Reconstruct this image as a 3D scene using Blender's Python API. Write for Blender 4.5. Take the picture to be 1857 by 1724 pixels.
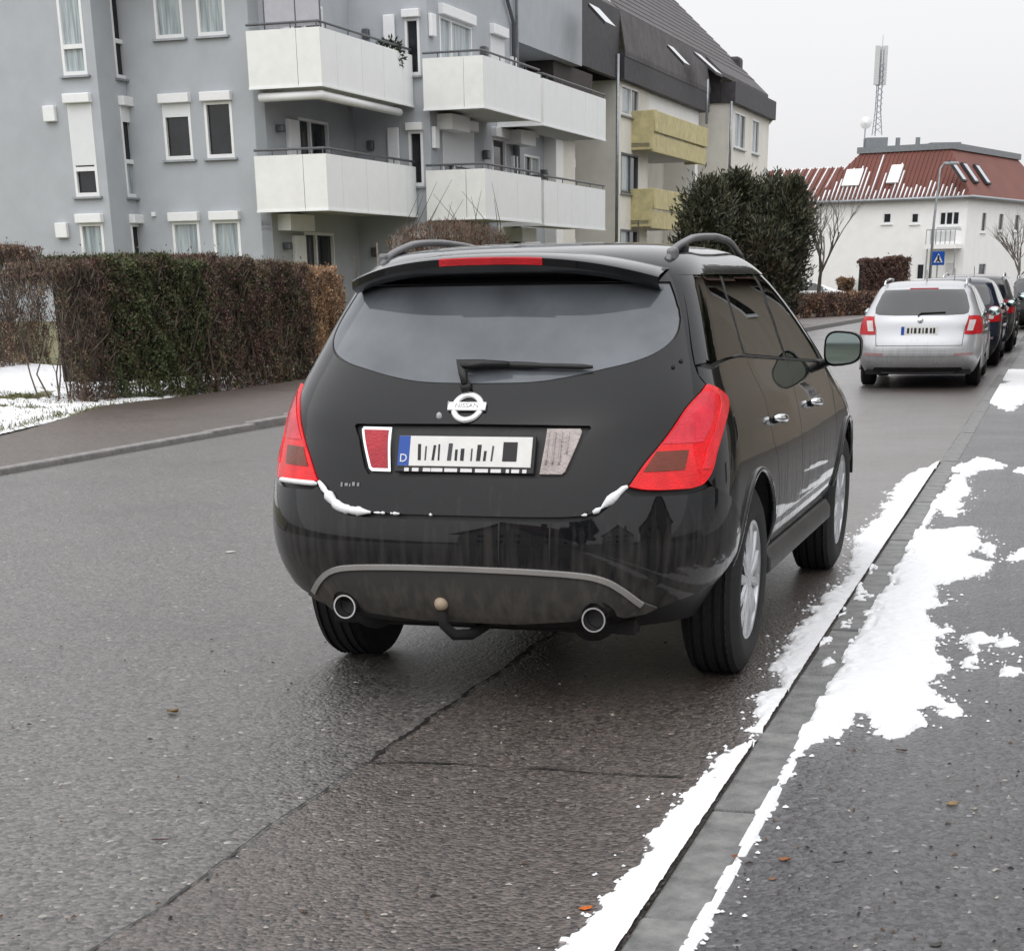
import bpy, bmesh, math, random
import numpy as np
from mathutils import Vector, Matrix
from mathutils.geometry import delaunay_2d_cdt
random.seed(7); RNG=np.random.default_rng(7)
for o in list(bpy.data.objects): bpy.data.objects.remove(o)
sc=bpy.context.scene; COL=sc.collection
# ------------------------------------------------------------------ camera
F_PX,PPX,PPY,PITCH,ROLL,CAM_H=3065.05,928.5,1789.06,.3951,-.0161,1.5355
CAMP=np.array([0,0,CAM_H])
_fw=np.array([0,math.cos(PITCH),-math.sin(PITCH)]);_up=np.array([0,math.sin(PITCH),math.cos(PITCH)]);_rt=np.array([1.,0,0])
_r2=math.cos(ROLL)*_rt+math.sin(ROLL)*_up;_u2=-math.sin(ROLL)*_rt+math.cos(ROLL)*_up
cd=bpy.data.cameras.new('camera');cam=bpy.data.objects.new('camera',cd);COL.objects.link(cam)
cd.sensor_fit='HORIZONTAL';cd.sensor_width=36;cd.lens=36*F_PX/1857;cd.shift_x=0;cd.shift_y=(PPY-862)/1857
cd.clip_start=.05;cd.clip_end=3000
cam.matrix_world=Matrix(((_r2[0],_u2[0],-_fw[0],0),(_r2[1],_u2[1],-_fw[1],0),(_r2[2],_u2[2],-_fw[2],CAM_H),(0,0,0,1)))
sc.camera=cam
# ------------------------------------------------------------------ sky, sun, exposure (overcast winter day)
SUN_EL,SUN_AZ=math.radians(52),math.radians(205)
w=bpy.data.worlds.new('World');sc.world=w;w.use_nodes=True
nt=w.node_tree;nt.nodes.clear();N=nt.nodes.new;L=nt.links.new
out=N('ShaderNodeOutputWorld');bg=N('ShaderNodeBackground');bg.inputs['Strength'].default_value=.1
sky=N('ShaderNodeTexSky');sky.sky_type='NISHITA';sky.sun_disc=False;sky.sun_elevation=SUN_EL;sky.sun_rotation=SUN_AZ;sky.dust_density=4;sky.air_density=1.5
hs=N('ShaderNodeHueSaturation');hs.inputs['Saturation'].default_value=.12;hs.inputs['Value'].default_value=.35
tc=N('ShaderNodeTexCoord');sx=N('ShaderNodeSeparateXYZ');mx=N('ShaderNodeMath');mx.operation='MAXIMUM';mx.inputs[1].default_value=0
L(tc.outputs['Generated'],sx.inputs[0]);L(sx.outputs['Z'],mx.inputs[0])
rp=N('ShaderNodeMath');rp.operation='MULTIPLY_ADD';rp.inputs[1].default_value=4.5;rp.inputs[2].default_value=6.6;L(mx.outputs[0],rp.inputs[0])
cn=N('ShaderNodeTexNoise');cn.inputs['Scale'].default_value=1.6;cn.inputs['Detail'].default_value=4
cm=N('ShaderNodeMath');cm.operation='MULTIPLY_ADD';cm.inputs[1].default_value=.22;cm.inputs[2].default_value=.89;L(cn.outputs['Fac'],cm.inputs[0])
rm=N('ShaderNodeMath');rm.operation='MULTIPLY';L(rp.outputs[0],rm.inputs[0]);L(cm.outputs[0],rm.inputs[1])
cc=N('ShaderNodeCombineColor');L(rm.outputs[0],cc.inputs[0]);L(rm.outputs[0],cc.inputs[1])
bl=N('ShaderNodeMath');bl.operation='MULTIPLY';bl.inputs[1].default_value=1.025;L(rm.outputs[0],bl.inputs[0]);L(bl.outputs[0],cc.inputs[2])
ad=N('ShaderNodeMix');ad.data_type='RGBA';ad.blend_type='ADD';ad.inputs[0].default_value=1
L(sky.outputs[0],hs.inputs['Color']);L(hs.outputs[0],ad.inputs[6]);L(cc.outputs[0],ad.inputs[7]);L(ad.outputs[2],bg.inputs[0]);L(bg.outputs[0],out.inputs[0])
sd=bpy.data.lights.new('sun','SUN');sd.energy=1.4;sd.angle=math.radians(150);sd.color=(1,.98,.95)
so=bpy.data.objects.new('sun',sd);COL.objects.link(so)
so.rotation_euler=(math.pi/2-SUN_EL,0,math.pi-SUN_AZ)
sc.view_settings.view_transform='Standard';sc.view_settings.look='None';sc.view_settings.gamma=1;sc.view_settings.exposure=.12
cy=sc.cycles;cy.max_bounces=6;cy.diffuse_bounces=3;cy.glossy_bounces=3;cy.transmission_bounces=4;cy.transparent_max_bounces=8;cy.caustics_reflective=False;cy.caustics_refractive=False
# ------------------------------------------------------------------ pixel helpers
def wray(px,py):
    d=_fw+_r2*(px-PPX)/F_PX+_u2*(PPY-py)/F_PX
    return CAMP,d/d[1]
def ground(px,py,z=0.):
    C,d=wray(px,py);t=(z-C[2])/d[2];return C+t*d
ANG=math.radians(18.5)
SD=np.array([math.sin(ANG),math.cos(ANG),0]);TD=np.array([math.cos(ANG),-math.sin(ANG),0])
def st(P): return np.array([P@SD,P@TD,P[2]])
def hit(px,py,axis,val):
    """ray through a pixel met with the street-frame plane s=val or t=val -> (s,t,z)"""
    C,d=wray(px,py);D=SD if axis=='s' else TD
    return st(C+d*(val-C@D)/(d@D))
def proj(P):
    d=np.asarray(P,float)-CAMP;z=d@_fw
    return PPX+F_PX*(d@_r2)/z,PPY-F_PX*(d@_u2)/z
def w3(s,t,z): return SD*s+TD*t+np.array([0,0,z])
# ------------------------------------------------------------------ materials
MATS={}
def pbr(name,col,rough=.6,metal=0.,var=.12,vs=6.,bump=0.,bs=60.,coat=0.,spec=.5,emit=None,col2=None,trans=0.,ior=1.45,coords='Object',detail=6,rvar=0.):
    if name in MATS: return MATS[name]
    m=bpy.data.materials.new(name);m.use_nodes=True;t=m.node_tree;b=t.nodes['Principled BSDF'];N=t.nodes.new;L=t.links.new
    b.inputs['Roughness'].default_value=rough;b.inputs['Metallic'].default_value=metal;b.inputs['Specular IOR Level'].default_value=spec
    b.inputs['Coat Weight'].default_value=coat;b.inputs['Coat Roughness'].default_value=.03
    b.inputs['Transmission Weight'].default_value=trans;b.inputs['IOR'].default_value=ior
    tc=N('ShaderNodeTexCoord');no=N('ShaderNodeTexNoise');no.inputs['Scale'].default_value=vs;no.inputs['Detail'].default_value=detail;no.inputs['Roughness'].default_value=.62
    L(tc.outputs[coords],no.inputs['Vector'])
    rp=N('ShaderNodeValToRGB');c=np.array(col,float)
    c2=np.array(col2,float) if col2 is not None else np.clip(c*(1+var),0,1)
    c1=c if col2 is not None else np.clip(c*(1-var),0,1)
    rp.color_ramp.elements[0].position=.35;rp.color_ramp.elements[1].position=.65
    rp.color_ramp.elements[0].color=(*c1,1);rp.color_ramp.elements[1].color=(*c2,1)
    L(no.outputs['Fac'],rp.inputs[0]);L(rp.outputs[0],b.inputs['Base Color'])
    if rvar:
        mm=N('ShaderNodeMapRange');mm.inputs[3].default_value=max(0,rough-rvar);mm.inputs[4].default_value=min(1,rough+rvar);L(no.outputs['Fac'],mm.inputs[0]);L(mm.outputs[0],b.inputs['Roughness'])
    if bump:
        n2=N('ShaderNodeTexNoise');n2.inputs['Scale'].default_value=bs;n2.inputs['Detail'].default_value=5;L(tc.outputs[coords],n2.inputs['Vector'])
        bp=N('ShaderNodeBump');bp.inputs['Strength'].default_value=min(1,bump);bp.inputs['Distance'].default_value=.01;L(n2.outputs['Fac'],bp.inputs['Height']);L(bp.outputs[0],b.inputs['Normal'])
    if emit: b.inputs['Emission Color'].default_value=(*emit[0],1);b.inputs['Emission Strength'].default_value=emit[1]
    MATS[name]=m;return m
def nodes(m): return m.node_tree,m.node_tree.nodes['Principled BSDF'],m.node_tree.nodes.new,m.node_tree.links.new
# ------------------------------------------------------------------ object helpers
def link(o,parent=None):
    COL.objects.link(o)
    if parent is not None: o.parent=parent
    return o
def tag(o,label,cat,group=None,kind=None):
    if label:o['label']=label
    if cat:o['category']=cat
    if group:o['group']=group
    if kind:o['kind']=kind
    return o
def empty(name,loc,rz=0,label=None,cat=None,group=None):
    o=bpy.data.objects.new(name,None);o.empty_display_size=.2;COL.objects.link(o);o.location=loc;o.rotation_euler=(0,0,rz)
    return tag(o,label,cat,group)
def mesh(name,V,Fs,mats,parent=None,mi=None,smooth=False,loc=None):
    me=bpy.data.meshes.new(name);me.from_pydata([tuple(map(float,v)) for v in V],[],[tuple(map(int,f)) for f in Fs])
    for m in (mats if isinstance(mats,(list,tuple)) else [mats]): me.materials.append(m)
    if mi is not None: me.polygons.foreach_set('material_index',list(mi))
    if smooth: me.polygons.foreach_set('use_smooth',[True]*len(me.polygons))
    me.update();o=bpy.data.objects.new(name,me);link(o,parent)
    if loc is not None:o.location=loc
    return o
class MB:
    """collects shapes into one mesh"""
    def __init__(s): s.V=[];s.F=[];s.M=[]
    def add(s,V,F,m=0):
        n=len(s.V);s.V+= [tuple(v) for v in V];s.F+=[tuple(i+n for i in f) for f in F];s.M+=[m]*len(F);return s
    def box(s,a,b,m=0,bev=0):
        (x0,y0,z0),(x1,y1,z1)=[min(p,q) for p,q in zip(a,b)],[max(p,q) for p,q in zip(a,b)]
        V=[(x0,y0,z0),(x1,y0,z0),(x1,y1,z0),(x0,y1,z0),(x0,y0,z1),(x1,y0,z1),(x1,y1,z1),(x0,y1,z1)]
        return s.add(V,[(0,3,2,1),(4,5,6,7),(0,1,5,4),(1,2,6,5),(2,3,7,6),(3,0,4,7)],m)
    def quad(s,a,b,c,d,m=0): return s.add([a,b,c,d],[(0,1,2,3)],m)
    def prism(s,poly,z0,z1,m=0,fn=None):
        n=len(poly);V=[(x,y,z0) for x,y in poly]+[(x,y,z1) for x,y in poly]
        if fn: V=[fn(v) for v in V]
        return s.add(V,[tuple(range(n))[::-1],tuple(range(n,2*n))]+[(i,(i+1)%n,n+(i+1)%n,n+i) for i in range(n)],m)
    def tube(s,pts,r,n=8,m=0,caps=True):
        pts=[Vector(p) for p in pts];rs=r if isinstance(r,(list,tuple)) else [r]*len(pts)
        V=[];up=None
        for i,p in enumerate(pts):
            d=(pts[min(i+1,len(pts)-1)]-pts[max(i-1,0)]).normalized()
            if up is None: up=Vector((0,0,1)) if abs(d.z)<.9 else Vector((1,0,0))
            a=d.cross(up).normalized();b=a.cross(d).normalized();up=b
            for k in range(n):
                q=2*math.pi*k/n;V.append(p+(a*math.cos(q)+b*math.sin(q))*rs[i])
        F=[(i*n+k,i*n+(k+1)%n,(i+1)*n+(k+1)%n,(i+1)*n+k) for i in range(len(pts)-1) for k in range(n)]
        if caps: F+=[tuple(range(n))[::-1],tuple(range((len(pts)-1)*n,len(pts)*n))]
        return s.add(V,F,m)
    def lathe(s,prof,n=32,axis='x',c=(0,0,0),m=0,close=False):
        """prof: list of (axial, radius)"""
        V=[]
        for a,r in prof:
            for k in range(n):
                q=2*math.pi*k/n;u,v=r*math.cos(q),r*math.sin(q)
                V.append({'x':(c[0]+a,c[1]+u,c[2]+v),'y':(c[0]+v,c[1]+a,c[2]+u),'z':(c[0]+u,c[1]+v,c[2]+a)}[axis])
        L=len(prof);F=[(i*n+k,i*n+(k+1)%n,((i+1)%L)*n+(k+1)%n,((i+1)%L)*n+k) for i in range(L if close else L-1) for k in range(n)]
        return s.add(V,F,m)
    def sphere(s,c,r,n=16,h=8,m=0):
        rr=r if isinstance(r,(tuple,list)) else (r,r,r)
        V=[(c[0]+rr[0]*math.sin(math.pi*j/h)*math.cos(2*math.pi*k/n),c[1]+rr[1]*math.sin(math.pi*j/h)*math.sin(2*math.pi*k/n),c[2]+rr[2]*math.cos(math.pi*j/h)) for j in range(h+1) for k in range(n)]
        return s.add(V,[(j*n+k,(j+1)*n+k,(j+1)*n+(k+1)%n,j*n+(k+1)%n) for j in range(h) for k in range(n)],m)
    def build(s,name,mats,parent=None,smooth=False,loc=None,bevel=0,fn=None,auto=None):
        V=[fn(v) for v in s.V] if fn else s.V
        o=mesh(name,V,s.F,mats,parent,s.M,smooth,loc)
        if auto:
            bm=bmesh.new();bm.from_mesh(o.data);bmesh.ops.remove_doubles(bm,verts=bm.verts,dist=1e-5);bmesh.ops.recalc_face_normals(bm,faces=bm.faces);bm.to_mesh(o.data);bm.free()
            o.data.polygons.foreach_set('use_smooth',[True]*len(o.data.polygons));o.data.set_sharp_from_angle(angle=auto)
        if bevel:
            md=o.modifiers.new('bevel','BEVEL');md.width=bevel;md.segments=2;md.limit_method='ANGLE';md.angle_limit=.6
        return o
def child_copy(o,parent,loc=None,rz=None,sx=1):
    c=o.copy();COL.objects.link(c);c.parent=parent
    if loc is not None:c.location=loc
    if rz is not None:c.rotation_euler=(0,0,rz)
    if sx!=1:c.scale=(sx,1,1)
    for k in [k for k in o.children]: child_copy(k,c)
    return c
def text_mesh(name,body,size,mat,parent,M,extrude=.0008,sx=1.,align='CENTER'):
    """flat printed lettering as geometry; M maps local text plane to parent space"""
    cu=bpy.data.curves.new(name,'FONT');cu.body=body;cu.size=size;cu.align_x=align;cu.align_y='CENTER';cu.extrude=extrude;cu.resolution_u=3
    t=bpy.data.objects.new(name,cu);COL.objects.link(t);dg=bpy.context.evaluated_depsgraph_get();dg.update()
    me=bpy.data.meshes.new_from_object(t.evaluated_get(dg));bpy.data.objects.remove(t);bpy.data.curves.remove(cu)
    me.transform(M@Matrix.Diagonal((sx,1,1,1)));me.materials.clear();me.materials.append(mat)
    o=bpy.data.objects.new(name,me);return link(o,parent)
# ================================================================== car body surfaces
def cspline(x,Y,xq):
    x=np.asarray(x,float);Y=np.asarray(Y,float);n=len(x);h=np.diff(x)
    A=np.zeros((n,n));B=np.zeros((n,)+Y.shape[1:])
    A[0,0]=A[-1,-1]=1
    for i in range(1,n-1):
        A[i,i-1]=h[i-1];A[i,i]=2*(h[i-1]+h[i]);A[i,i+1]=h[i]
        B[i]=3*((Y[i+1]-Y[i])/h[i]-(Y[i]-Y[i-1])/h[i-1])
    c=np.linalg.solve(A,B)
    i=np.clip(np.searchsorted(x,xq,side='right')-1,0,n-2);t=(xq-x[i])
    hs=h[i]
    t=t.reshape((-1,)+(1,)*(Y.ndim-1));hs=hs.reshape(t.shape)
    b=(Y[i+1]-Y[i])/hs-hs*(2*c[i]+c[i+1])/3; d=(c[i+1]-c[i])/(3*hs)
    return Y[i]+b*t+c[i]*t**2+d*t**3
class Surf:
    UR=1.25;UF=1.25
    def __init__(s,rows,US=2.6,bow=.045,taper=.016,ymid=1.2,yh=2.3,nv=260,nu=(110,120,90)):
        R=np.array(rows,float)
        dv=np.hypot(np.diff(R[:,1]),np.diff(R[:,0]));v=np.concatenate([[0],np.cumsum(dv)])
        s.vrows=v; s.US=US
        vq=np.linspace(0,v[-1],nv); P=cspline(v,R,vq)
        # keep exponent etc sane
        s.v=vq
        th=np.linspace(0,1,400)
        U=np.concatenate([np.linspace(0,s.UR,nu[0],endpoint=False),s.UR+np.linspace(0,US,nu[1],endpoint=False),s.UR+US+np.linspace(0,s.UF,nu[2])])
        s.u=U
        X=np.zeros((nv,len(U)));Y=X*0;Z=X*0
        for k in range(nv):
            z,W,yR,Lr,nr,yF,Lf,nf=P[k]
            W=max(W,1e-3)
            def corner(L,n,b):
                a=np.linspace(0,np.pi/2,400)
                x=W*np.sin(a)**(2/n); y=L*(1-np.cos(a)**(2/n))+b*(x/W)**2*min(1,W/.6)
                ln=np.concatenate([[0],np.cumsum(np.hypot(np.diff(x),np.diff(y)))])
                return x,y,ln/ln[-1]
            xr,yr,lr=corner(Lr,nr,bow); xf,yf,lf=corner(Lf,nf,bow)
            ur=U[:nu[0]]/s.UR
            X[k,:nu[0]]=np.interp(ur,lr,xr);Y[k,:nu[0]]=yR+np.interp(ur,lr,yr)
            y0=yR+yr[-1];y1=yF-yf[-1]
            t=(U[nu[0]:nu[0]+nu[1]]-s.UR)/US
            X[k,nu[0]:nu[0]+nu[1]]=W;Y[k,nu[0]:nu[0]+nu[1]]=y0+(y1-y0)*t
            uf=1-(U[nu[0]+nu[1]:]-s.UR-US)/s.UF
            X[k,nu[0]+nu[1]:]=np.interp(uf,lf,xf);Y[k,nu[0]+nu[1]:]=yF-np.interp(uf,lf,yf)
            Z[k]=z
        X*=1-taper*((Y-ymid)/yh)**2
        s.P=np.stack([X,Y,Z],-1)
        s.normals()
    def normals(s):
        du=np.gradient(s.P,s.u,axis=1);dv=np.gradient(s.P,s.v,axis=0)
        N=np.cross(du,dv);N/=np.linalg.norm(N,axis=-1,keepdims=True)+1e-12
        s.N=N
    def ev(s,u,v,off=0):
        u=np.asarray(u,float);v=np.asarray(v,float);sg=np.where(u<0,-1.,1.)
        au=np.clip(np.abs(u),0,s.u[-1]-1e-9);vv=np.clip(v,0,s.v[-1]-1e-9)
        i=np.clip(np.searchsorted(s.u,au,side='right')-1,0,len(s.u)-2);j=np.clip(np.searchsorted(s.v,vv,side='right')-1,0,len(s.v)-2)
        a=((au-s.u[i])/(s.u[i+1]-s.u[i]))[...,None];b=((vv-s.v[j])/(s.v[j+1]-s.v[j]))[...,None]
        def L(G): return (G[j,i]*(1-a)+G[j,i+1]*a)*(1-b)+(G[j+1,i]*(1-a)+G[j+1,i+1]*a)*b
        P=L(s.P).copy();N=L(s.N).copy()
        N/=np.linalg.norm(N,axis=-1,keepdims=True)+1e-12
        # symmetric center smoothing
        P[...,0]*=sg;N[...,0]*=sg
        return P+N*off,N
MUR=[# z W yR Lr nr yF Lf nf
(.30,.80,-.86,.52,2.9,3.60,.7,2.6),(.37,.842,-.925,.53,3.0,3.67,.7,2.6),(.44,.882,-.965,.54,3.05,3.72,.7,2.6),(.52,.918,-.99,.55,3.05,3.76,.75,2.6),
(.60,.936,-1.0,.55,3.05,3.78,.8,2.6),(.68,.941,-.995,.55,3.05,3.77,.85,2.6),(.76,.940,-.978,.55,3.05,3.74,.88,2.6),(.84,.935,-.957,.55,3.05,3.68,.9,2.65),
(.92,.924,-.932,.56,3.05,3.57,.95,2.7),(1.0,.908,-.902,.57,3.05,3.37,.98,2.8),(1.06,.892,-.868,.54,3.2,3.15,.9,2.9),(1.12,.868,-.825,.5,3.3,2.97,.8,3.0),
(1.18,.843,-.775,.47,3.4,2.81,.72,3.1),(1.26,.812,-.705,.45,3.4,2.60,.66,3.1),(1.35,.778,-.628,.45,3.4,2.36,.62,3.1),(1.44,.743,-.558,.46,3.3,2.11,.6,3.1),
(1.52,.708,-.50,.47,3.2,1.86,.58,3.1),(1.58,.675,-.45,.49,3.1,1.62,.56,3.1),(1.625,.628,-.36,.5,3.0,1.38,.52,3.1),(1.655,.535,-.2,.44,2.9,1.15,.46,2.9),(1.672,.38,.05,.3,2.7,.92,.32,2.6),(1.678,.10,.38,.08,2.4,.62,.08,2.4)]
def pip(poly,P):
    x,y=P[:,0],P[:,1];ins=np.zeros(len(P),bool);n=len(poly)
    for i in range(n):
        x0,y0=poly[i];x1,y1=poly[(i+1)%n]
        c=((y0>y)!=(y1>y));ins^=c&(x<(x1-x0)*(y-y0)/((y1-y0) if y1!=y0 else 1e-12)+x0)
    return ins
def pdist(poly,P):
    d=np.full(len(P),1e9);n=len(poly)
    for i in range(n):
        a=np.array(poly[i]);b=np.array(poly[(i+1)%n]);ab=b-a;t=np.clip(((P-a)@ab)/max(ab@ab,1e-12),0,1)
        d=np.minimum(d,np.linalg.norm(P-a-t[:,None]*ab,axis=1))
    return d
def densify(poly,h):
    o=[];n=len(poly)
    for i in range(n):
        a=np.array(poly[i],float);b=np.array(poly[(i+1)%n],float);k=max(1,int(np.ceil(np.linalg.norm(b-a)/h)))
        o+=[tuple(a+(b-a)*j/k) for j in range(k)]
    return o
def inset(poly,g):
    P=np.array(poly,float);a=sum(P[i,0]*P[(i+1)%len(P),1]-P[(i+1)%len(P),0]*P[i,1] for i in range(len(P)))
    if a<0:P=P[::-1]
    n=len(P);o=[]
    for i in range(n):
        e0=P[i]-P[i-1];e1=P[(i+1)%n]-P[i];n0=np.array([-e0[1],e0[0]])/(np.linalg.norm(e0)+1e-12);n1=np.array([-e1[1],e1[0]])/(np.linalg.norm(e1)+1e-12)
        m=n0+n1;m/=max(np.linalg.norm(m),.35);k=1/max(.5,(m/np.linalg.norm(m))@n0);o.append(tuple(P[i]+m/np.linalg.norm(m)*g*k))
    return o
def crv(pts,n=6):
    """Catmull-Rom through an open list of 2D points"""
    P=[np.array(q,float) for q in pts];P=[2*P[0]-P[1]]+P+[2*P[-1]-P[-2]];o=[]
    for i in range(1,len(P)-2):
        for k in range(n):
            t=k/n;o.append(tuple(.5*((2*P[i])+(P[i+1]-P[i-1])*t+(2*P[i-1]-5*P[i]+4*P[i+1]-P[i+2])*t*t+(3*P[i]-P[i-1]-3*P[i+1]+P[i+2])*t**3)))
    return o+[tuple(P[-2])]
class Body:
    def __init__(s,surf): s.S=surf
    def vz(s,z): return float(np.interp(z,s.S.P[:,0,2],s.S.v))
    def ux(s,x,z):
        """rear face: |x| at height z -> u"""
        k=int(np.argmin(abs(s.S.P[:,0,2]-z)));n=int(np.searchsorted(s.S.u,s.S.UR))
        return math.copysign(float(np.interp(abs(x),s.S.P[k,:n,0],s.S.u[:n])),x)
    def uy(s,y,z):
        k=int(np.argmin(abs(s.S.P[:,0,2]-z)));return float(np.interp(y,s.S.P[k,:,1],s.S.u))
    def R(s,pts): return [(s.ux(x,z),s.vz(z)) for x,z in pts]
    def D(s,pts): return [(s.uy(y,z),s.vz(z)) for y,z in pts]
    def raw(s,poly,off=0.,thick=.012,h=.03,holes=(),sign=1,gap=0.,dv=0):
        if gap: poly=inset(poly,gap)
        def ccw(q): return list(q) if sum(q[i][0]*q[(i+1)%len(q)][1]-q[(i+1)%len(q)][0]*q[i][1] for i in range(len(q)))>0 else list(q)[::-1]
        poly=ccw(poly);holes=[ccw(q) for q in holes]
        poly=densify(poly,h);hs=[densify(q,h) for q in holes]
        lo=np.min(poly,0);hi=np.max(poly,0);gx,gy=np.meshgrid(np.arange(lo[0]+h/3,hi[0],h),np.arange(lo[1]+h/3,hi[1],h*.87))
        gx=gx+(np.arange(gx.shape[0])%2)[:,None]*h/2
        G=np.stack([gx.ravel(),gy.ravel()],-1);k=pip(poly,G)&(pdist(poly,G)>h*.55)
        for q in hs: k&=~pip(q,G)&(pdist(q,G)>h*.55)
        G=G[k]
        pts=[Vector(q) for q in poly];fc=[list(range(len(poly)))]
        for q in hs: fc.append(list(range(len(pts),len(pts)+len(q))));pts+=[Vector(t) for t in q]
        pts+=[Vector(q) for q in G]
        vo,eo,fo,ov,oe,of=delaunay_2d_cdt(pts,[],fc,1,1e-7)
        T=[f for f,src in zip(fo,of) if src and all(i==0 for i in src)]
        T=[f if ((vo[f[1]]-vo[f[0]]).cross(vo[f[2]]-vo[f[0]]))>0 else f[::-1] for f in T]
        UV=np.array([tuple(v) for v in vo]);P,Nn=s.S.ev(UV[:,0],UV[:,1],off)
        ec={}
        for f in T:
            for i in range(3):
                a,b=f[i],f[(i+1)%3];ec[(a,b)]=1
        V=[*P];NN=[*Nn];F=[tuple(f) for f in T]
        for (a,b) in list(ec):
            if (b,a) not in ec and thick:
                e=P[b]-P[a];side=np.cross(e,Nn[a]);side/=np.linalg.norm(side)+1e-12
                n=len(V);V+=[P[a],P[b],P[b]-Nn[b]*thick,P[a]-Nn[a]*thick]
                na=(side*.8+Nn[a]*.6);nb=(side*.8+Nn[b]*.6)
                NN+=[na,nb,side,side];F.append((n+1,n,n+3,n+2))
        V=np.array(V);NN=np.array(NN)
        if sign<0:
            V=V*[-1,1,1];NN=NN*[-1,1,1];F=[f[::-1] for f in F]
        return V,NN,F
    def make(s,name,chunks,mat,parent):
        V=np.concatenate([c[0] for c in chunks]);NN=np.concatenate([c[1] for c in chunks]);F=[];n=0
        for c in chunks: F+=[tuple(i+n for i in f) for f in c[2]];n+=len(c[0])
        o=mesh(name,V,F,mat,parent,smooth=True)
        # drop unused verts is unnecessary; analytic normals keep reflections clean
        NN=NN/(np.linalg.norm(NN,axis=1,keepdims=True)+1e-12)
        o.data.normals_split_custom_set_from_vertices([tuple(q) for q in NN])
        return o
    def panel(s,name,poly,mat,parent,signs=(1,),**k):
        return s.make(name,[s.raw(poly,sign=g,**k) for g in signs],mat,parent)
    def grid(s,v0,v1,off=0,keep=None,nu=1,signs=(1,-1)):
        S=s.S;J=[j for j in range(len(S.v)) if v0<=S.v[j]<=v1];I=list(range(0,len(S.u)));ch=[]
        for g in signs:
            P=S.P[J[0]:J[-1]+1]+S.N[J[0]:J[-1]+1]*off;Nn=S.N[J[0]:J[-1]+1]
            nj,ni=P.shape[:2];F=[]
            yz=P
            for j in range(nj-1):
                for i in range(ni-1):
                    if keep is None or keep(P[j,i],S.u[i],S.v[J[j]]): F.append((j*ni+i,j*ni+i+1,(j+1)*ni+i+1,(j+1)*ni+i))
            V=P.reshape(-1,3);M=Nn.reshape(-1,3)
            if g<0:V=V*[-1,1,1];M=M*[-1,1,1];F=[f[::-1] for f in F]
            ch.append((V,M,F))
        return ch
# ------------------------------------------------------------------ car materials
def paint_mat(name,col,dirt=(.10,.09,.08),dirt_amt=.6,zlo=.35,zhi=.95,metal=0.,coat=1.,rough=.25):
    m=bpy.data.materials.new(name);m.use_nodes=True;t,b,N,L=nodes(m)
    b.inputs['Metallic'].default_value=metal;b.inputs['Coat Weight'].default_value=coat;b.inputs['Coat Roughness'].default_value=.02;b.inputs['Coat IOR'].default_value=1.36;b.inputs['Specular IOR Level'].default_value=.05
    tc=N('ShaderNodeTexCoord');mp=N('ShaderNodeMapping');mp.inputs['Scale'].default_value=(34,34,3.2);L(tc.outputs['Object'],mp.inputs[0])
    n1=N('ShaderNodeTexNoise');n1.inputs['Scale'].default_value=1;n1.inputs['Detail'].default_value=5;L(mp.outputs[0],n1.inputs['Vector'])
    n2=N('ShaderNodeTexNoise');n2.inputs['Scale'].default_value=3.5;n2.inputs['Detail'].default_value=6;L(tc.outputs['Object'],n2.inputs['Vector'])
    sx=N('ShaderNodeSeparateXYZ');L(tc.outputs['Object'],sx.inputs[0])
    r=N('ShaderNodeMapRange');r.inputs[1].default_value=zhi;r.inputs[2].default_value=zlo;r.inputs[3].default_value=-.36;r.inputs[4].default_value=.55;L(sx.outputs['Z'],r.inputs[0])
    a=N('ShaderNodeMath');a.operation='ADD';L(n1.outputs['Fac'],a.inputs[0]);L(r.outputs[0],a.inputs[1])
    a2=N('ShaderNodeMath');a2.operation='MULTIPLY_ADD';a2.inputs[1].default_value=.5;a2.inputs[2].default_value=-.25;L(n2.outputs['Fac'],a2.inputs[0])
    a3=N('ShaderNodeMath');a3.operation='ADD';L(a.outputs[0],a3.inputs[0]);L(a2.outputs[0],a3.inputs[1])
    q=N('ShaderNodeMapRange');q.inputs[1].default_value=.5;q.inputs[2].default_value=1.0;q.inputs[3].default_value=0;q.inputs[4].default_value=dirt_amt;L(a3.outputs[0],q.inputs[0])
    mix=N('ShaderNodeMix');mix.data_type='RGBA';mix.inputs[6].default_value=(*col,1);mix.inputs[7].default_value=(*dirt,1);L(q.outputs[0],mix.inputs[0]);L(mix.outputs[2],b.inputs['Base Color'])
    rr=N('ShaderNodeMapRange');rr.inputs[3].default_value=rough;rr.inputs[4].default_value=.75;L(q.outputs[0],rr.inputs[0]);L(rr.outputs[0],b.inputs['Roughness'])
    # fine water film breaks the mirror a little
    cw=N('ShaderNodeMapRange');cw.inputs[3].default_value=coat;cw.inputs[4].default_value=coat*.25;L(q.outputs[0],cw.inputs[0]);L(cw.outputs[0],b.inputs['Coat Weight'])
    n3=N('ShaderNodeTexNoise');n3.inputs['Scale'].default_value=160;n3.inputs['Detail'].default_value=2;L(tc.outputs['Object'],n3.inputs['Vector'])
    cr=N('ShaderNodeMapRange');cr.inputs[1].default_value=.4;cr.inputs[2].default_value=.75;cr.inputs[3].default_value=.012;cr.inputs[4].default_value=.05;L(n3.outputs['Fac'],cr.inputs[0]);L(cr.outputs[0],b.inputs['Coat Roughness'])
    n4=N('ShaderNodeTexNoise');n4.inputs['Scale'].default_value=3;n4.inputs['Detail'].default_value=1;L(tc.outputs['Object'],n4.inputs['Vector'])
    bp=N('ShaderNodeBump');bp.inputs['Strength'].default_value=.12;bp.inputs['Distance'].default_value=.01;L(n4.outputs['Fac'],bp.inputs['Height']);L(bp.outputs[0],b.inputs['Coat Normal'])
    return m
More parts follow.
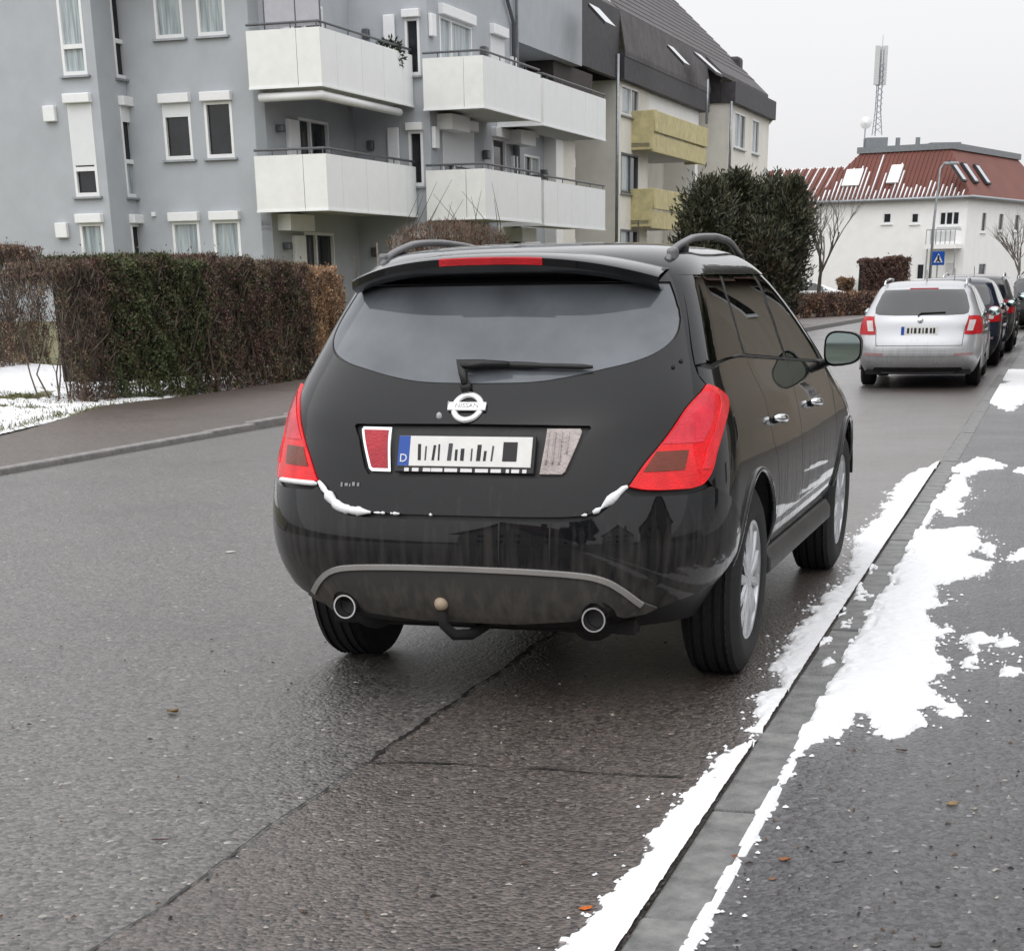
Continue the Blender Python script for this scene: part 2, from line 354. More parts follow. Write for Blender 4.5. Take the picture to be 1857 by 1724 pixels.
def glass_mat(name,tint,rough=.01,film=.0,ior=1.5):
    m=bpy.data.materials.new(name);m.use_nodes=True;t=m.node_tree;t.nodes.clear();N=t.nodes.new;L=t.links.new
    o=N('ShaderNodeOutputMaterial');mx=N('ShaderNodeMixShader');tr=N('ShaderNodeBsdfTransparent');tr.inputs[0].default_value=(*tint,1)
    gl=N('ShaderNodeBsdfGlossy');gl.inputs['Roughness'].default_value=rough;gl.inputs[0].default_value=(.95,.98,1,1)
    fr=N('ShaderNodeFresnel');fr.inputs[0].default_value=ior
    tc=N('ShaderNodeTexCoord');no=N('ShaderNodeTexNoise');no.inputs['Scale'].default_value=4;no.inputs['Detail'].default_value=8;L(tc.outputs['Object'],no.inputs['Vector'])
    L(fr.outputs[0],mx.inputs[0])
    di=N('ShaderNodeBsdfDiffuse');di.inputs[0].default_value=(.33,.36,.40,1)
    m2=N('ShaderNodeMixShader');mr=N('ShaderNodeMapRange');mr.inputs[1].default_value=.35;mr.inputs[2].default_value=.75;mr.inputs[3].default_value=film*.6;mr.inputs[4].default_value=film;L(no.outputs['Fac'],mr.inputs[0])
    L(mr.outputs[0],m2.inputs[0]);L(tr.outputs[0],m2.inputs[1]);L(di.outputs[0],m2.inputs[2])
    L(m2.outputs[0],mx.inputs[1]);L(gl.outputs[0],mx.inputs[2]);L(mx.outputs[0],o.inputs[0]);return m
def lens_mat(name,col,rough=.08,bs=180.,bstr=.4,emit=0.):
    m=pbr(name,col,rough=rough,var=.15,vs=14,bump=bstr,bs=bs,coat=.35,spec=.25)
    b=m.node_tree.nodes['Principled BSDF'];b.inputs['Coat Roughness'].default_value=.04
    return m
TRIM=pbr('black_trim',(.012,.012,.013),rough=.45,var=.3,vs=20,bump=.1,bs=300)
RUBBER=pbr('tyre_rubber',(.009,.009,.010),rough=.75,var=.3,vs=30,bump=.4,bs=200)
ALLOY=pbr('alloy_wheel',(.50,.51,.53),rough=.32,metal=.85,var=.18,vs=9,rvar=.12)
CHROME=pbr('chrome',(.72,.73,.75),rough=.12,metal=1.,var=.08,vs=10)
REDL=lens_mat('tail_lamp_red',(.80,.006,.012))
REDD=lens_mat('tail_lamp_deep_red',(.45,.008,.014))
REDP=lens_mat('tail_lamp_pink_red',(.72,.03,.055))
AMBER=lens_mat('tail_lamp_amber',(.16,.028,.012))
CLEARL=lens_mat('reversing_lamp_clear',(.42,.37,.36),bs=90,bstr=.8)
PLATE=pbr('plate_white',(.72,.72,.70),rough=.35,var=.05,vs=12)
PLATEB=pbr('plate_blue',(.01,.07,.36),rough=.35,var=.05)
INK=pbr('plate_ink',(.012,.012,.014),rough=.5,var=.1)
WHITEP=pbr('print_white',(.75,.75,.75),rough=.5,var=.05)
UNDER=pbr('underbody',(.010,.009,.009),rough=.9,var=.4,vs=12,bump=.4,bs=40)
def make_wheel(name,r,w,rim,parent,spokes=6,alloy=ALLOY,detail=True):
    """wheel centred at origin, outer face +x"""
    t=empty(name,(0,0,0));t.parent=parent;hw=w/2;n=64 if detail else 32
    b=MB();sh=.045*r/.38
    prof=[(-hw*.72,rim*1.0),(-hw*.93,rim*1.06),(-hw*1.03,(r+rim)/2),(-hw*.93,r-sh*.9),(-hw*.80,r-.012)]
    gx=[-.55,-.2,.2,.55]
    for g in gx:
        prof+=[(hw*(g-.07),r-.002),(hw*(g-.055),r-.010),(hw*(g+.055),r-.010),(hw*(g+.07),r-.002)]
    prof+=[(hw*.80,r-.012),(hw*.93,r-sh*.9),(hw*1.03,(r+rim)/2+.01),(hw*.99,rim*1.10),(hw*.93,rim*1.04),(hw*.72,rim*1.0)]
    b.lathe(prof,n)
    if detail:   # shoulder tread blocks
        for k in range(56):
            q=2*math.pi*k/56
            for sgn in (-1,1):
                c,s_=math.cos(q),math.sin(q);x0=sgn*hw*.62;x1=sgn*hw*.9;e=.012
                V=[]
                for x,rr in ((x0,r+.0005),(x1,r-sh*.75)):
                    for dq in (-e/r,e/r): V.append((x,rr*math.cos(q+dq),rr*math.sin(q+dq)))
                for x,rr in ((x0,r-.02),(x1,r-sh*.75-.02)):
                    for dq in (-e/r,e/r): V.append((x,rr*math.cos(q+dq),rr*math.sin(q+dq)))
                b.add(V,[(0,1,3,2),(0,2,6,4),(1,5,7,3),(2,3,7,6),(0,4,5,1)])
    b.build('tyre',RUBBER,t,auto=.6)
    b=MB();b.lathe([(hw*.86,rim*1.05),(hw*.92,rim*1.03),(hw*.90,rim*.97),(hw*.55,rim*.93),(-hw*.7,rim*.9)],n)
    R=b.build('rim',alloy,t,auto=.6)
    b=MB();b.lathe([(hw*.25,rim*.55),(hw*.25,.02)],24);b.build('brake_disc',UNDER,t)
    for k in range(spokes):
        q=2*math.pi*(k+.25)/spokes
        b=MB()
        for off in ((-.055,.055) if detail else (0,)):
            V=[]
            for rr,wd,x in ((.028,.020,hw*.80),(rim*.55,.021,hw*.84),(rim*.97,.026,hw*.80)):
                lat=off*(rr/rim)*1.0+math.copysign(.006,off) if off else 0
                for dl,dx in ((-wd,0),(-wd*.6,.010),(wd*.6,.010),(wd,0),(wd*.8,-.03),(-wd*.8,-.03)):
                    lx=lat+dl*(1. if detail else 1.6);V.append((x+dx,rr*math.cos(q)-lx*math.sin(q),rr*math.sin(q)+lx*math.cos(q)))
            b.add(V,[(i*6+j,i*6+(j+1)%6,(i+1)*6+(j+1)%6,(i+1)*6+j) for i in range(2) for j in range(6)]+[(17,16,15,14,13,12)])
        b.build('spoke',alloy,t,auto=.5)
    b=MB();b.lathe([(hw*.90,.0001),(hw*.90,.030),(hw*.84,.040),(hw*.6,.06)],24);b.build('hub_cap',alloy,t,auto=.6)
    return t
# ================================================================== ground, road, kerbs
def kx(y): return .414+(y-4.366)*.3081           # right-hand kerb, road-side edge
KD=np.array([.3081,1.,0]);KD/=np.linalg.norm(KD);KN=np.array([KD[1],-KD[0],0])   # along and to the right
K0=np.array([kx(0),0,0])
def kf(a,d,z=0): return K0+KD*a+KN*d+np.array([0,0,z])
def kinv(P): P=np.asarray(P)-K0;return P@KD,P@KN
LK0=np.array([-4.519,15.79,0]);LKD=np.array([18.28,52.,0]);LKD/=np.linalg.norm(LKD);LKN=np.array([LKD[1],-LKD[0],0])
def lf(a,d,z=0): return LK0+LKD*a+LKN*d+np.array([0,0,z])
def asphalt_mat(name,c1,c2,tint,wet=.5,scale=1.):
    m=bpy.data.materials.new(name);m.use_nodes=True;t,b,N,L=nodes(m)
    tc=N('ShaderNodeTexCoord')
    vo=N('ShaderNodeTexVoronoi');vo.inputs['Scale'].default_value=64*scale;L(tc.outputs['Object'],vo.inputs['Vector'])
    v2=N('ShaderNodeTexVoronoi');v2.inputs['Scale'].default_value=27*scale;L(tc.outputs['Object'],v2.inputs['Vector'])
    nl=N('ShaderNodeTexNoise');nl.inputs['Scale'].default_value=.55;nl.inputs['Detail'].default_value=7;nl.inputs['Roughness'].default_value=.65;L(tc.outputs['Object'],nl.inputs['Vector'])
    nm=N('ShaderNodeTexNoise');nm.inputs['Scale'].default_value=260*scale;nm.inputs['Detail'].default_value=3;L(tc.outputs['Object'],nm.inputs['Vector'])
    r1=N('ShaderNodeValToRGB');r1.color_ramp.elements[0].color=(*c1,1);r1.color_ramp.elements[1].color=(*c2,1);r1.color_ramp.elements[0].position=.3;r1.color_ramp.elements[1].position=.72;L(nl.outputs['Fac'],r1.inputs[0])
    # pale and dark stones
    cr=N('ShaderNodeValToRGB');e=cr.color_ramp.elements;e[0].position=.0;e[0].color=(.10,.10,.10,1);e[1].position=1;e[1].color=(4.6,4.5,4.4,1)
    x=e.new(.5);x.color=(.8,.78,.76,1);x=e.new(.9);x.color=(1.4,1.37,1.34,1);L(vo.outputs['Color'],cr.inputs[0])
    mu=N('ShaderNodeMix');mu.data_type='RGBA';mu.blend_type='MULTIPLY';mu.inputs[0].default_value=1.;L(r1.outputs[0],mu.inputs[6]);L(cr.outputs[0],mu.inputs[7])
    L(mu.outputs[2],b.inputs['Base Color'])
    # water film: smoother in the low spots
    mr=N('ShaderNodeMapRange');mr.inputs[1].default_value=.35;mr.inputs[2].default_value=.7;mr.inputs[3].default_value=.30+.1*(1-wet);mr.inputs[4].default_value=.52+.2*(1-wet);L(nl.outputs['Fac'],mr.inputs[0]);L(mr.outputs[0],b.inputs['Roughness'])
    b.inputs['Specular IOR Level'].default_value=.42
    b.inputs['Coat Weight'].default_value=min(1.,1.2*wet);b.inputs['Coat Roughness'].default_value=.30;b.inputs['Coat IOR'].default_value=1.33
    ht=N('ShaderNodeMath');ht.operation='MULTIPLY_ADD';ht.inputs[1].default_value=-.8;ht.inputs[2].default_value=1;L(vo.outputs['Distance'],ht.inputs[0])
    h2=N('ShaderNodeMath');h2.operation='MULTIPLY_ADD';h2.inputs[1].default_value=-.55;L(v2.outputs['Distance'],h2.inputs[0]);L(ht.outputs[0],h2.inputs[2])
    h3=N('ShaderNodeMath');h3.operation='MULTIPLY_ADD';h3.inputs[1].default_value=.35;L(nm.outputs['Fac'],h3.inputs[0]);L(h2.outputs[0],h3.inputs[2])
    bp=N('ShaderNodeBump');bp.inputs['Strength'].default_value=1.;bp.inputs['Distance'].default_value=.007;L(h3.outputs[0],bp.inputs['Height']);L(bp.outputs[0],b.inputs['Normal'])
    b2=N('ShaderNodeBump');b2.inputs['Strength'].default_value=.7;b2.inputs['Distance'].default_value=.008;L(h3.outputs[0],b2.inputs['Height']);L(b2.outputs[0],b.inputs['Coat Normal'])
    return m
ROADM=asphalt_mat('wet_road_asphalt',(.100,.093,.090),(.150,.141,.137),None,.8)
ROADM2=asphalt_mat('parking_strip_asphalt',(.080,.067,.061),(.120,.102,.093),None,.8,1.1)
PAVM=asphalt_mat('pavement_asphalt',(.058,.058,.063),(.085,.085,.091),None,.55,1.0)
PAVL=asphalt_mat('far_pavement_asphalt',(.098,.077,.067),(.135,.108,.096),None,.4,1.3)
def gridmesh(name,f,na,nb,mat,parent=None,kind=None):
    V=[f(i/na,j/nb) for i in range(na+1) for j in range(nb+1)]
    F=[(i*(nb+1)+j,(i+1)*(nb+1)+j,(i+1)*(nb+1)+j+1,i*(nb+1)+j+1) for i in range(na) for j in range(nb)]
    o=mesh(name,V,F,mat,parent,smooth=True)
    if kind:o['kind']=kind
    return o
SOIL=pbr('winter_ground',(.075,.072,.05),rough=.95,var=.3,vs=.6,bump=.5,bs=8,col2=(.16,.15,.13))
b_=MB();b_.quad((-900,-900,-.13),(900,-900,-.13),(900,1500,-.13),(-900,1500,-.13));g_=b_.build('ground',SOIL);g_['kind']='structure'
# road sheet: right kerb to left kerb
b_=MB();R=[]
for a in np.linspace(-25,190,44): R.append((kf(a,.0),))
V=[];
for a in np.linspace(-30,200,47):
    pr=kf(a,.0,0);s_=(pr-LK0)@LKD;pl_=lf(s_,0,0);V+=[pl_,pr]
road=mesh('road',V,[(2*i,2*i+1,2*i+3,2*i+2) for i in range(46)],ROADM);road['kind']='structure'
# resurfaced strip along the right kerb, bounded by a tar seam
seam=[ground(x,y) for x,y in ((60,1820),(170,1724),(300,1640),(510,1490),(590,1440),(665,1385),(760,1318),(850,1258))]
sa=[kinv(q) for q in seam];d0=float(np.mean([q[1] for q in sa[5:]]))
sa+= [(a,d0-.005*k) for k,a in enumerate(np.arange(9.,30,1.5))]
V=[]
for a,d in sa: V+=[kf(a,d,.004),kf(a,0,.004)]
o=mesh('road_strip',V,[(2*i,2*i+1,2*i+3,2*i+2) for i in range(len(sa)-1)],ROADM2,road)
TAR=pbr('tar',(.012,.011,.011),rough=.45,var=.3,vs=20,bump=.5,bs=60)
def ribbon(name,pts,w,z,mat,parent,jit=.35,seed=1):
    r=np.random.default_rng(seed);P=[]
    pts=[np.array(p) for p in pts]
    for i in range(len(pts)-1):
        k=max(1,int(np.linalg.norm(pts[i+1]-pts[i])/.035))
        for j in range(k): P.append(pts[i]+(pts[i+1]-pts[i])*j/k)
    P.append(pts[-1]);V=[];ph=0;wob=0
    for i,p in enumerate(P):
        d=P[min(i+1,len(P)-1)]-P[max(i-1,0)];d=d/np.linalg.norm(d);n=np.array([d[1],-d[0],0])
        wob=.85*wob+.0035*r.normal();ww=w*(1+jit*r.normal());c=p+n*wob
        V+=[c-n*max(.002,ww)/2+[0,0,z],c+n*max(.002,ww)/2+[0,0,z]]
    return mesh(name,V,[(2*i,2*i+1,2*i+3,2*i+2) for i in range(len(P)-1)],mat,parent)
ribbon('tar_seam',[kf(a,d) for a,d in sa[5:14]],.013,.0075,TAR,road,.6,3);ribbon('tar_seam',[kf(a,d) for a,d in sa[:6]],.006,.0076,TAR,road,.8,6)
cr_=[ground(x,y) for x,y in ((668,1386),(760,1386),(900,1394),(1000,1398),(1100,1406),(1240,1413))]
ribbon('crack',cr_,.009,.0078,TAR,road,.5,4)
# right kerb: flush stones with joints, then the near pavement
KERB=pbr('kerb_concrete',(.10,.103,.102),rough=.5,var=.3,vs=7,bump=.7,bs=90,col2=(.24,.24,.235))
kerb=empty('kerb_right',tuple(kf(0,.08)));kerb['kind']='structure'
joints=[kinv(ground(x,y))[0] for x,y in ((1400,1333),(1300,1518))]
a0=joints[0];step=1.0;a1=a0-step*4
kb=MB();kb.box((-.075,.004,-.2),(.075,step-.006,0.012));
first=None
rot=-math.atan2(KD[0],KD[1])
for k in range(0,62):
    a=a1+k*step;P=kf(a,.078)-np.array(kerb.location)
    if first is None: first=kb.build('kerb_stone',KERB,kerb,bevel=.008);first.location=P;first.rotation_euler=(0,0,rot)
    else: child_copy(first,kerb,tuple(P+np.array([0,0,.003*math.sin(k*2.3)])),rot)
V=[]
for a in np.linspace(-30,90,41): V+=[kf(a,.152,.010),kf(a,6.0,.03)]
pv=mesh('pavement',V,[(2*i,2*i+1,2*i+3,2*i+2) for i in range(40)],PAVM);pv['kind']='structure'
# left kerb and pavement (dropped to the left)
KERBL=pbr('kerb_granite',(.15,.145,.14),rough=.6,var=.3,vs=7,bump=.6,bs=70,col2=(.27,.26,.25))
kl=empty('kerb_left',tuple(lf(0,-.07)));kl['kind']='structure'
def klh(a): return float(np.interp(a,[-8,4,7,60],[.045,.06,.12,.13]))
first=None;rot2=-math.atan2(LKD[0],LKD[1])
for k in range(-6,58):
    a=k*1.0;h=klh(a+.5);P=lf(a,-.07,h)-np.array(kl.location)
    if first is None:
        b_=MB();b_.box((-.07,.004,-.3),(.07,.996,0));first=b_.build('kerb_stone',KERBL,kl,bevel=.015);first.location=P;first.rotation_euler=(0,0,rot2)
    else: child_copy(first,kl,tuple(P),rot2)
V=[]
hb=[ground(x,y,.08) for x,y in ((0,785),(190,742),(400,715),(560,690))]
aw=lambda a: float(np.interp(a,[-6,3.2,7,9.5,13.8,16,60],[-1.2,-2.2,-3.2,-3.05,-3.3,-3.5,-3.2]))
for a in np.linspace(-6,58,65): V+=[lf(a,aw(a),klh(a)-.004),lf(a,-.14,klh(a)-.008)]
pl_=mesh('pavement_left',V,[(2*i,2*i+1,2*i+3,2*i+2) for i in range(64)],PAVL);pl_['kind']='structure'
# lawn on the left, patchy snow over short winter grass
LAWN=pbr('lawn_soil',(.10,.10,.045),rough=.95,var=.3,vs=3,bump=.6,bs=20,col2=(.19,.18,.10))
def lawnz(d,a): return float(np.interp(-d,[0,3.5,6,16,60],[.08,.09,.2,.75,.8]))
V=[];nd=14
for a in np.linspace(-6,58,65):
    for k in range(nd): 
        q=(k/(nd-1))**1.6;d=aw(a)-42*q;V.append(lf(a,d,lawnz(d,a) if k else klh(a)-.02))
lw=mesh('lawn',V,[(i*nd+k,(i+1)*nd+k,(i+1)*nd+k+1,i*nd+k+1) for i in range(64) for k in range(nd-1)],LAWN,smooth=True);lw['kind']='structure'
# ================================================================== buildings
def render_mat(name,c,var=.06): return pbr(name,c,rough=.85,var=var,vs=1.3,bump=.25,bs=140)
GREYW=render_mat('grey_render',(.42,.445,.475),.05);WHITEW=render_mat('white_render',(.87,.87,.86),.03);CREAM=render_mat('cream_render',(.74,.72,.66),.06)
PANELM=pbr('balcony_panel_white',(.85,.87,.875),rough=.5,var=.02,vs=2.5);PANELG=pbr('balcony_panel_side',(.80,.81,.79),rough=.5,var=.04,vs=2.5)
PVC=pbr('white_pvc',(.80,.81,.82),rough=.35,var=.03);SLAB=pbr('balcony_slab',(.55,.55,.53),rough=.8,var=.08);STEEL=pbr('rail_steel',(.12,.125,.135),rough=.4,metal=.5,var=.1)
ZINC=pbr('zinc_pipe',(.33,.35,.37),rough=.4,metal=.6,var=.15);YELB=pbr('yellow_balcony',(.52,.46,.25),rough=.75,var=.14,vs=3,bump=.3,bs=60)
BLIND=pbr('roller_blind',(.72,.74,.76),rough=.6,var=.02);WOOD=pbr('dark_cladding',(.045,.036,.034),rough=.7,var=.25,vs=6)
WGL=pbr('window_glass_dark',(.015,.017,.02),rough=.03,spec=.45,var=.4,vs=1.5);CURT=pbr('net_curtain',(.20,.24,.26),rough=.5,col2=(.44,.50,.52),vs=1.,coat=.6,detail=2);GLASSG=glass_mat('pane_glass',(.75,.82,.82),film=.02)
_t,_b,_N,_L=nodes(CURT);_mp=_N('ShaderNodeMapping');_mp.inputs['Scale'].default_value=(16,16,.9);_no=[q for q in _t.nodes if q.type=='TEX_NOISE'][0];_tc=[q for q in _t.nodes if q.type=='TEX_COORD'][0];_L(_tc.outputs['Object'],_mp.inputs[0]);_L(_mp.outputs[0],_no.inputs['Vector'])
def bfn(base):
    """street-frame (s,t,z) -> local coordinates of a building root: local x=t, y=s"""
    return lambda s,t,z: (t-base[1],s-base[0],z-base[2])
def broot(name,base,label,cat='building',group=None):
    r=empty(name,tuple(w3(*base)),-ANG,label,cat,group);return r
def pbox(b,q0,q1,f,m=0): b.box(f(*q0),f(*q1),m)
class Facade:
    """wall plane in the street frame: axis 's' faces the camera, axis 't' faces the street"""
    def __init__(s,root,base,axis,val): s.r=root;s.f=bfn(base);s.ax=axis;s.v=val
    def P(s,a,z,off):   # a runs along the wall; off is outwards
        return s.f(s.v-off,a,z) if s.ax=='s' else s.f(a,s.v+off,z)
    def px(s,x,y):
        h=hit(x,y,s.ax,s.v);return (h[1] if s.ax=='s' else h[0]),h[2]
    def box(s,b,a0,a1,z0,z1,o0,o1,m=0): b.box(s.P(a0,z0,o0),s.P(a1,z1,o1),m)
    def part(s,name,a0,a1,z0,z1,o0,o1,mat,parent=None,bevel=0):
        b=MB();s.box(b,a0,a1,z0,z1,o0,o1);return b.build(name,mat,parent or s.r,bevel=bevel)
    def window(s,a0,a1,z0,z1,blind=0.,box=True,sill=True,bars=(),mull=(),curtain=None,fr=.07,dark=True,framemat=None,rec=.10,boxh=.22):
        """recessed reveal, frame, panes, roller box, blind, sill"""
        fm=framemat or PVC
        w=empty('window',(0,0,0));w.parent=s.r
        b=MB();s.box(b,a0,a1,z0,z1,-.30,-.28);b.build('room',WGL,w)
        b=MB()
        s.box(b,a0,a0+fr,z0,z1,-rec,.012);s.box(b,a1-fr,a1,z0,z1,-rec,.012);s.box(b,a0+fr,a1-fr,z0,z0+fr*1.3,-rec,.008);s.box(b,a0+fr,a1-fr,z1-fr,z1,-rec,.008)
        for q in bars: s.box(b,a0+fr,a1-fr,z0+(z1-z0)*q-.05,z0+(z1-z0)*q+.05,-rec,.005)
        for q in mull: s.box(b,a0+(a1-a0)*q-.045,a0+(a1-a0)*q+.045,z0+fr*1.3,z1-fr,-rec,.004)
        b.build('frame',fm,w)
        zb=sorted([0.]+list(bars)+[1.]);ab=sorted([0.]+list(mull)+[1.])
        for i in range(len(zb)-1):
            for j in range(len(ab)-1):
                b=MB();s.box(b,a0+(a1-a0)*ab[j],a0+(a1-a0)*ab[j+1],z0+(z1-z0)*zb[i],z0+(z1-z0)*zb[i+1],-rec*.85,-rec*.75)
                cu=curtain if not isinstance(curtain,(list,tuple)) else curtain[(i*(len(ab)-1)+j)%len(curtain)]
                b.build('pane',CURT if cu else WGL,w)
        if blind>0: b=MB();s.box(b,a0+.02,a1-.02,z1-(z1-z0)*blind,z1,-.02,.014);b.build('blind',BLIND,w)
        if box: b=MB();s.box(b,a0-.04,a1+.04,z1+.003,z1+boxh,-.05,.16);b.build('roller_box',PVC,w,bevel=.02)
        if sill: b=MB();s.box(b,a0-.08,a1+.08,z0-.05,z0-.003,-.05,.10);b.build('sill',ZINC if sill is True else sill,w)
        return w
    def winpx(s,x0,y0,x1,y1,**k):
        """window from the pixels of its lower left and upper right corners"""
        a0,z0=s.px(x0,y0);a1,z1=s.px(x1,y1);a0,a1=min(a0,a1),max(a0,a1);return s.window(a0,a1,min(z0,z1),max(z0,z1),**k)
def wall_with_holes(b,P,a0,a1,z0,z1,holes,th=.3,m=0):
    """wall slab split round rectangular openings; P(a,z,off)"""
    As=sorted({a0,a1,*[h[0] for h in holes],*[h[1] for h in holes]});Zs=sorted({z0,z1,*[h[2] for h in holes],*[h[3] for h in holes]})
    As=[q for q in As if a0<=q<=a1];Zs=[q for q in Zs if z0<=q<=z1]
    for i in range(len(As)-1):
        for j in range(len(Zs)-1):
            c=((As[i]+As[i+1])/2,(Zs[j]+Zs[j+1])/2)
            if not any(h[0]<c[0]<h[1] and h[2]<c[1]<h[3] for h in holes):
                b.box(P(As[i],Zs[j],-th),P(As[i+1],Zs[j+1],0),m)
def pick(F,x0,y0,x1,y1):
    a0,z0=F.px(x0,y0);a1,z1=F.px(x1,y1);return min(a0,a1),max(a0,a1),min(z0,z1),max(z0,z1)
# ---------------------------------------------------------------- grey apartment house
SC=43.5;SA=42.1;ZTOP=9.6
tC=hit(486,300,'s',SC)[1];tAB=hit(192,300,'s',SA)[1]
BASE=(46.,-23.,0.);gb=broot('apartment_house',BASE,'long grey rendered apartment house with stacked white panelled balconies','building')
FA=Facade(gb,BASE,'s',SA);FB=Facade(gb,BASE,'t',tAB);FC=Facade(gb,BASE,'s',SC)
TW1=-20.75;TW2=-18.45
F1=Facade(gb,BASE,'t',TW1);F2=Facade(gb,BASE,'t',TW2)
H=2.75
winsA=[];winsC=[]
a0,a1,z0,z1=pick(FA,139,357,161,189);wA=(FA.px(139,359)[0],FA.px(181,355)[0])
zA0=FA.px(150,357)[1];zA1=FA.px(140,188)[1]
for k in (1,0,-1): winsA.append((wA[0],wA[1],zA0+k*H,zA1+k*H))
zB0,zB1=zA0,zA1;bB=(FB.px(222,250)[0],FB.px(252,250)[0]);bB=(min(bB),max(bB))
cC=[(FC.px(303,280)[0]-.03,FC.px(351,280)[0]),(FC.px(378,280)[0]-.03,FC.px(426,280)[0])];zC0=FC.px(400,287)[1];zC1=FC.px(395,184)[1]
for c in cC:
    for k in (1,0,-1): winsC.append((c[0],c[1],zC0+k*H,zC1+k*H))
b=MB()
wall_with_holes(b,FA.P,tAB-14,tAB,-.1,ZTOP,winsA)
wall_with_holes(b,FB.P,SA+.3,SC,-.1,ZTOP,[(bB[0],bB[1],zB0+k*H,zB1+k*H) for k in (1,0,-1)])
wall_with_holes(b,FC.P,tAB-.3,tC,-.1,ZTOP,winsC)
b.build('gable_wall',GREYW,gb)
for i,wq in enumerate(winsA):
    FA.window(*wq,blind=(0,.66,0)[i],bars=((.30,.30,.30)[i],),curtain=[(True,True),(False,False),(False,True)][i])
for i,k in enumerate((1,0,-1)):
    FB.window(bB[0],bB[1],zB0+k*H,zB1+k*H,blind=(0,.17,0)[i],bars=(.40,),curtain=[(False,False),(True,False),(True,False)][i])
for i,wq in enumerate(winsC):
    FC.window(*wq,blind=(0,.24,0,0,0,0)[i],curtain=(True,False,True,True,False,True)[i])
# wall lamps / vents
for x0,y0,x1,y1 in ((84,222,102,192),(106,432,124,404)):
    a0,a1,z0,z1=pick(FA,x0,y0,x1,y1);FA.part('wall_box',a0,a1,z0,z1,0,.14,PVC,bevel=.02)
FC.part('wall_vent',*pick(FC,277,393,283,385),0,.08,PVC,bevel=.01)
# street-side walls behind the balconies
S1E=49.2;S2E=57.3;SEND=64.5
dA,dB=hit(546,330,'t',TW1)[0],hit(600,330,'t',TW1)[0]
b=MB();holes=[(dA,dB,3.45+k*H,5.60+k*H) for k in (-1,0,1)]
wall_with_holes(b,F1.P,SC,S1E,-.1,ZTOP,holes);b.build('street_wall',GREYW,gb)
for k in (-1,0,1):
    F1.window(dA,dB,3.45+k*H,5.60+k*H,mull=(.40,),box=False,sill=False,curtain=(False,False))
    a=hit(533,330,'t',TW1)[0];F1.part('blind_post',a-.35,a+.32,3.45+k*H,5.5+k*H,.0,.12,PVC,bevel=.02)
    F1.part('wall_lamp',a-.95,a-.75,5.15+k*H,5.32+k*H,0,.22,STEEL,bevel=.03)
# return wall of the stepped-out part, facing us behind the first balconies
FR=Facade(gb,BASE,'s',S1E)
kw=(hit(741,260,'s',S1E)[1],hit(767,260,'s',S1E)[1])
b=MB();wall_with_holes(b,FR.P,TW1-.3,TW2,-.1,ZTOP,[(kw[0],kw[1],4.05+k*H,5.45+k*H) for k in (-1,0,1)]);b.build('return_wall',GREYW,gb)
for k in (-1,0,1):
    FR.window(kw[0],kw[1],4.05+k*H,5.45+k*H,sill=True,curtain=False,boxh=.2)
    a0,a1=hit(698,260,'s',S1E-.3)[1],hit(718,260,'s',S1E-.3)[1]
    FR.part('blind_post',a0,a1,3.45+k*H,5.55+k*H,.02,.12,PVC,bevel=.02)
    a=hit(672,230,'s',S1E)[1];FR.part('wall_lamp',a-.1,a+.1,5.0+k*H,5.25+k*H,0,.15,STEEL,bevel=.03)
# stepped-out second part
b=MB()
d2=[(hit(797,60,'t',TW2)[0],hit(855,60,'t',TW2)[0]),(hit(889,60,'t',TW2)[0],hit(914,60,'t',TW2)[0])]
holes=[(q[0],q[1],3.45+k*H,5.62+k*H) for q in d2 for k in (-1,0,1)]
wall_with_holes(b,F2.P,S1E+.3,S2E,-.1,ZTOP+2,holes);b.build('street_wall',GREYW,gb)
for k in (-1,0,1):
    F2.window(*d2[0],3.45+k*H,5.62+k*H,mull=(.36,),sill=False,curtain=(True,True) if k==1 else (False,False),blind=.0 if k==1 else .45,boxh=.27)
    F2.window(*d2[1],3.45+k*H,5.62+k*H,sill=False,curtain=False,blind=.95 if k==1 else 0,boxh=.27)
    F2.part('wall_lamp',(d2[0][1]+d2[1][0])/2-.14,(d2[0][1]+d2[1][0])/2+.14,4.95+k*H,5.2+k*H,0,.2,STEEL,bevel=.04)
    a=hit(927,80,'t',TW2)[0];F2.part('wall_box',a-.2,a+.2,4.6+k*H,5.2+k*H,0,.12,PVC,bevel=.02)
    a=hit(780,30,'t',TW2)[0];F2.part('wall_box',a-.17,a+.17,5.0+k*H,5.55+k*H,0,.12,PVC,bevel=.02)
# third part: recess with the grey upper storey over it
TW3=-19.8;F3=Facade(gb,BASE,'t',TW3)
dd=(hit(950,300,'t',TW3)[0],hit(978,300,'t',TW3)[0]);ww=(hit(1008,300,'t',TW3)[0],hit(1036,300,'t',TW3)[0])
b=MB();holes=[(dd[0],dd[1],3.45+k*H,5.6+k*H) for k in (-1,0,1)]+[(ww[0],ww[1],3.9+k*H,5.45+k*H) for k in (-1,0)]
wall_with_holes(b,F3.P,S2E-1,SEND+2,-.1,8.6,holes)
b.box(F3.f(S2E-.3,TW3,-.1),F3.f(S2E,TW2-.302,ZTOP));b.build('street_wall',GREYW,gb)
for k in (-1,0,1):
    F3.window(*dd,3.45+k*H,5.6+k*H,sill=False,mull=(.5,),curtain=(False,True),box=False)
    F3.part('wall_box',dd[1]+.6,dd[1]+1.0,4.6+k*H,5.2+k*H,0,.14,PVC,bevel=.02)
    F3.part('wall_lamp',dd[1]+.1,dd[1]+.4,4.9+k*H,5.2+k*H,0,.2,STEEL,bevel=.03)
    if k<1: F3.window(*ww,3.9+k*H,5.45+k*H,curtain=False,boxh=.3)
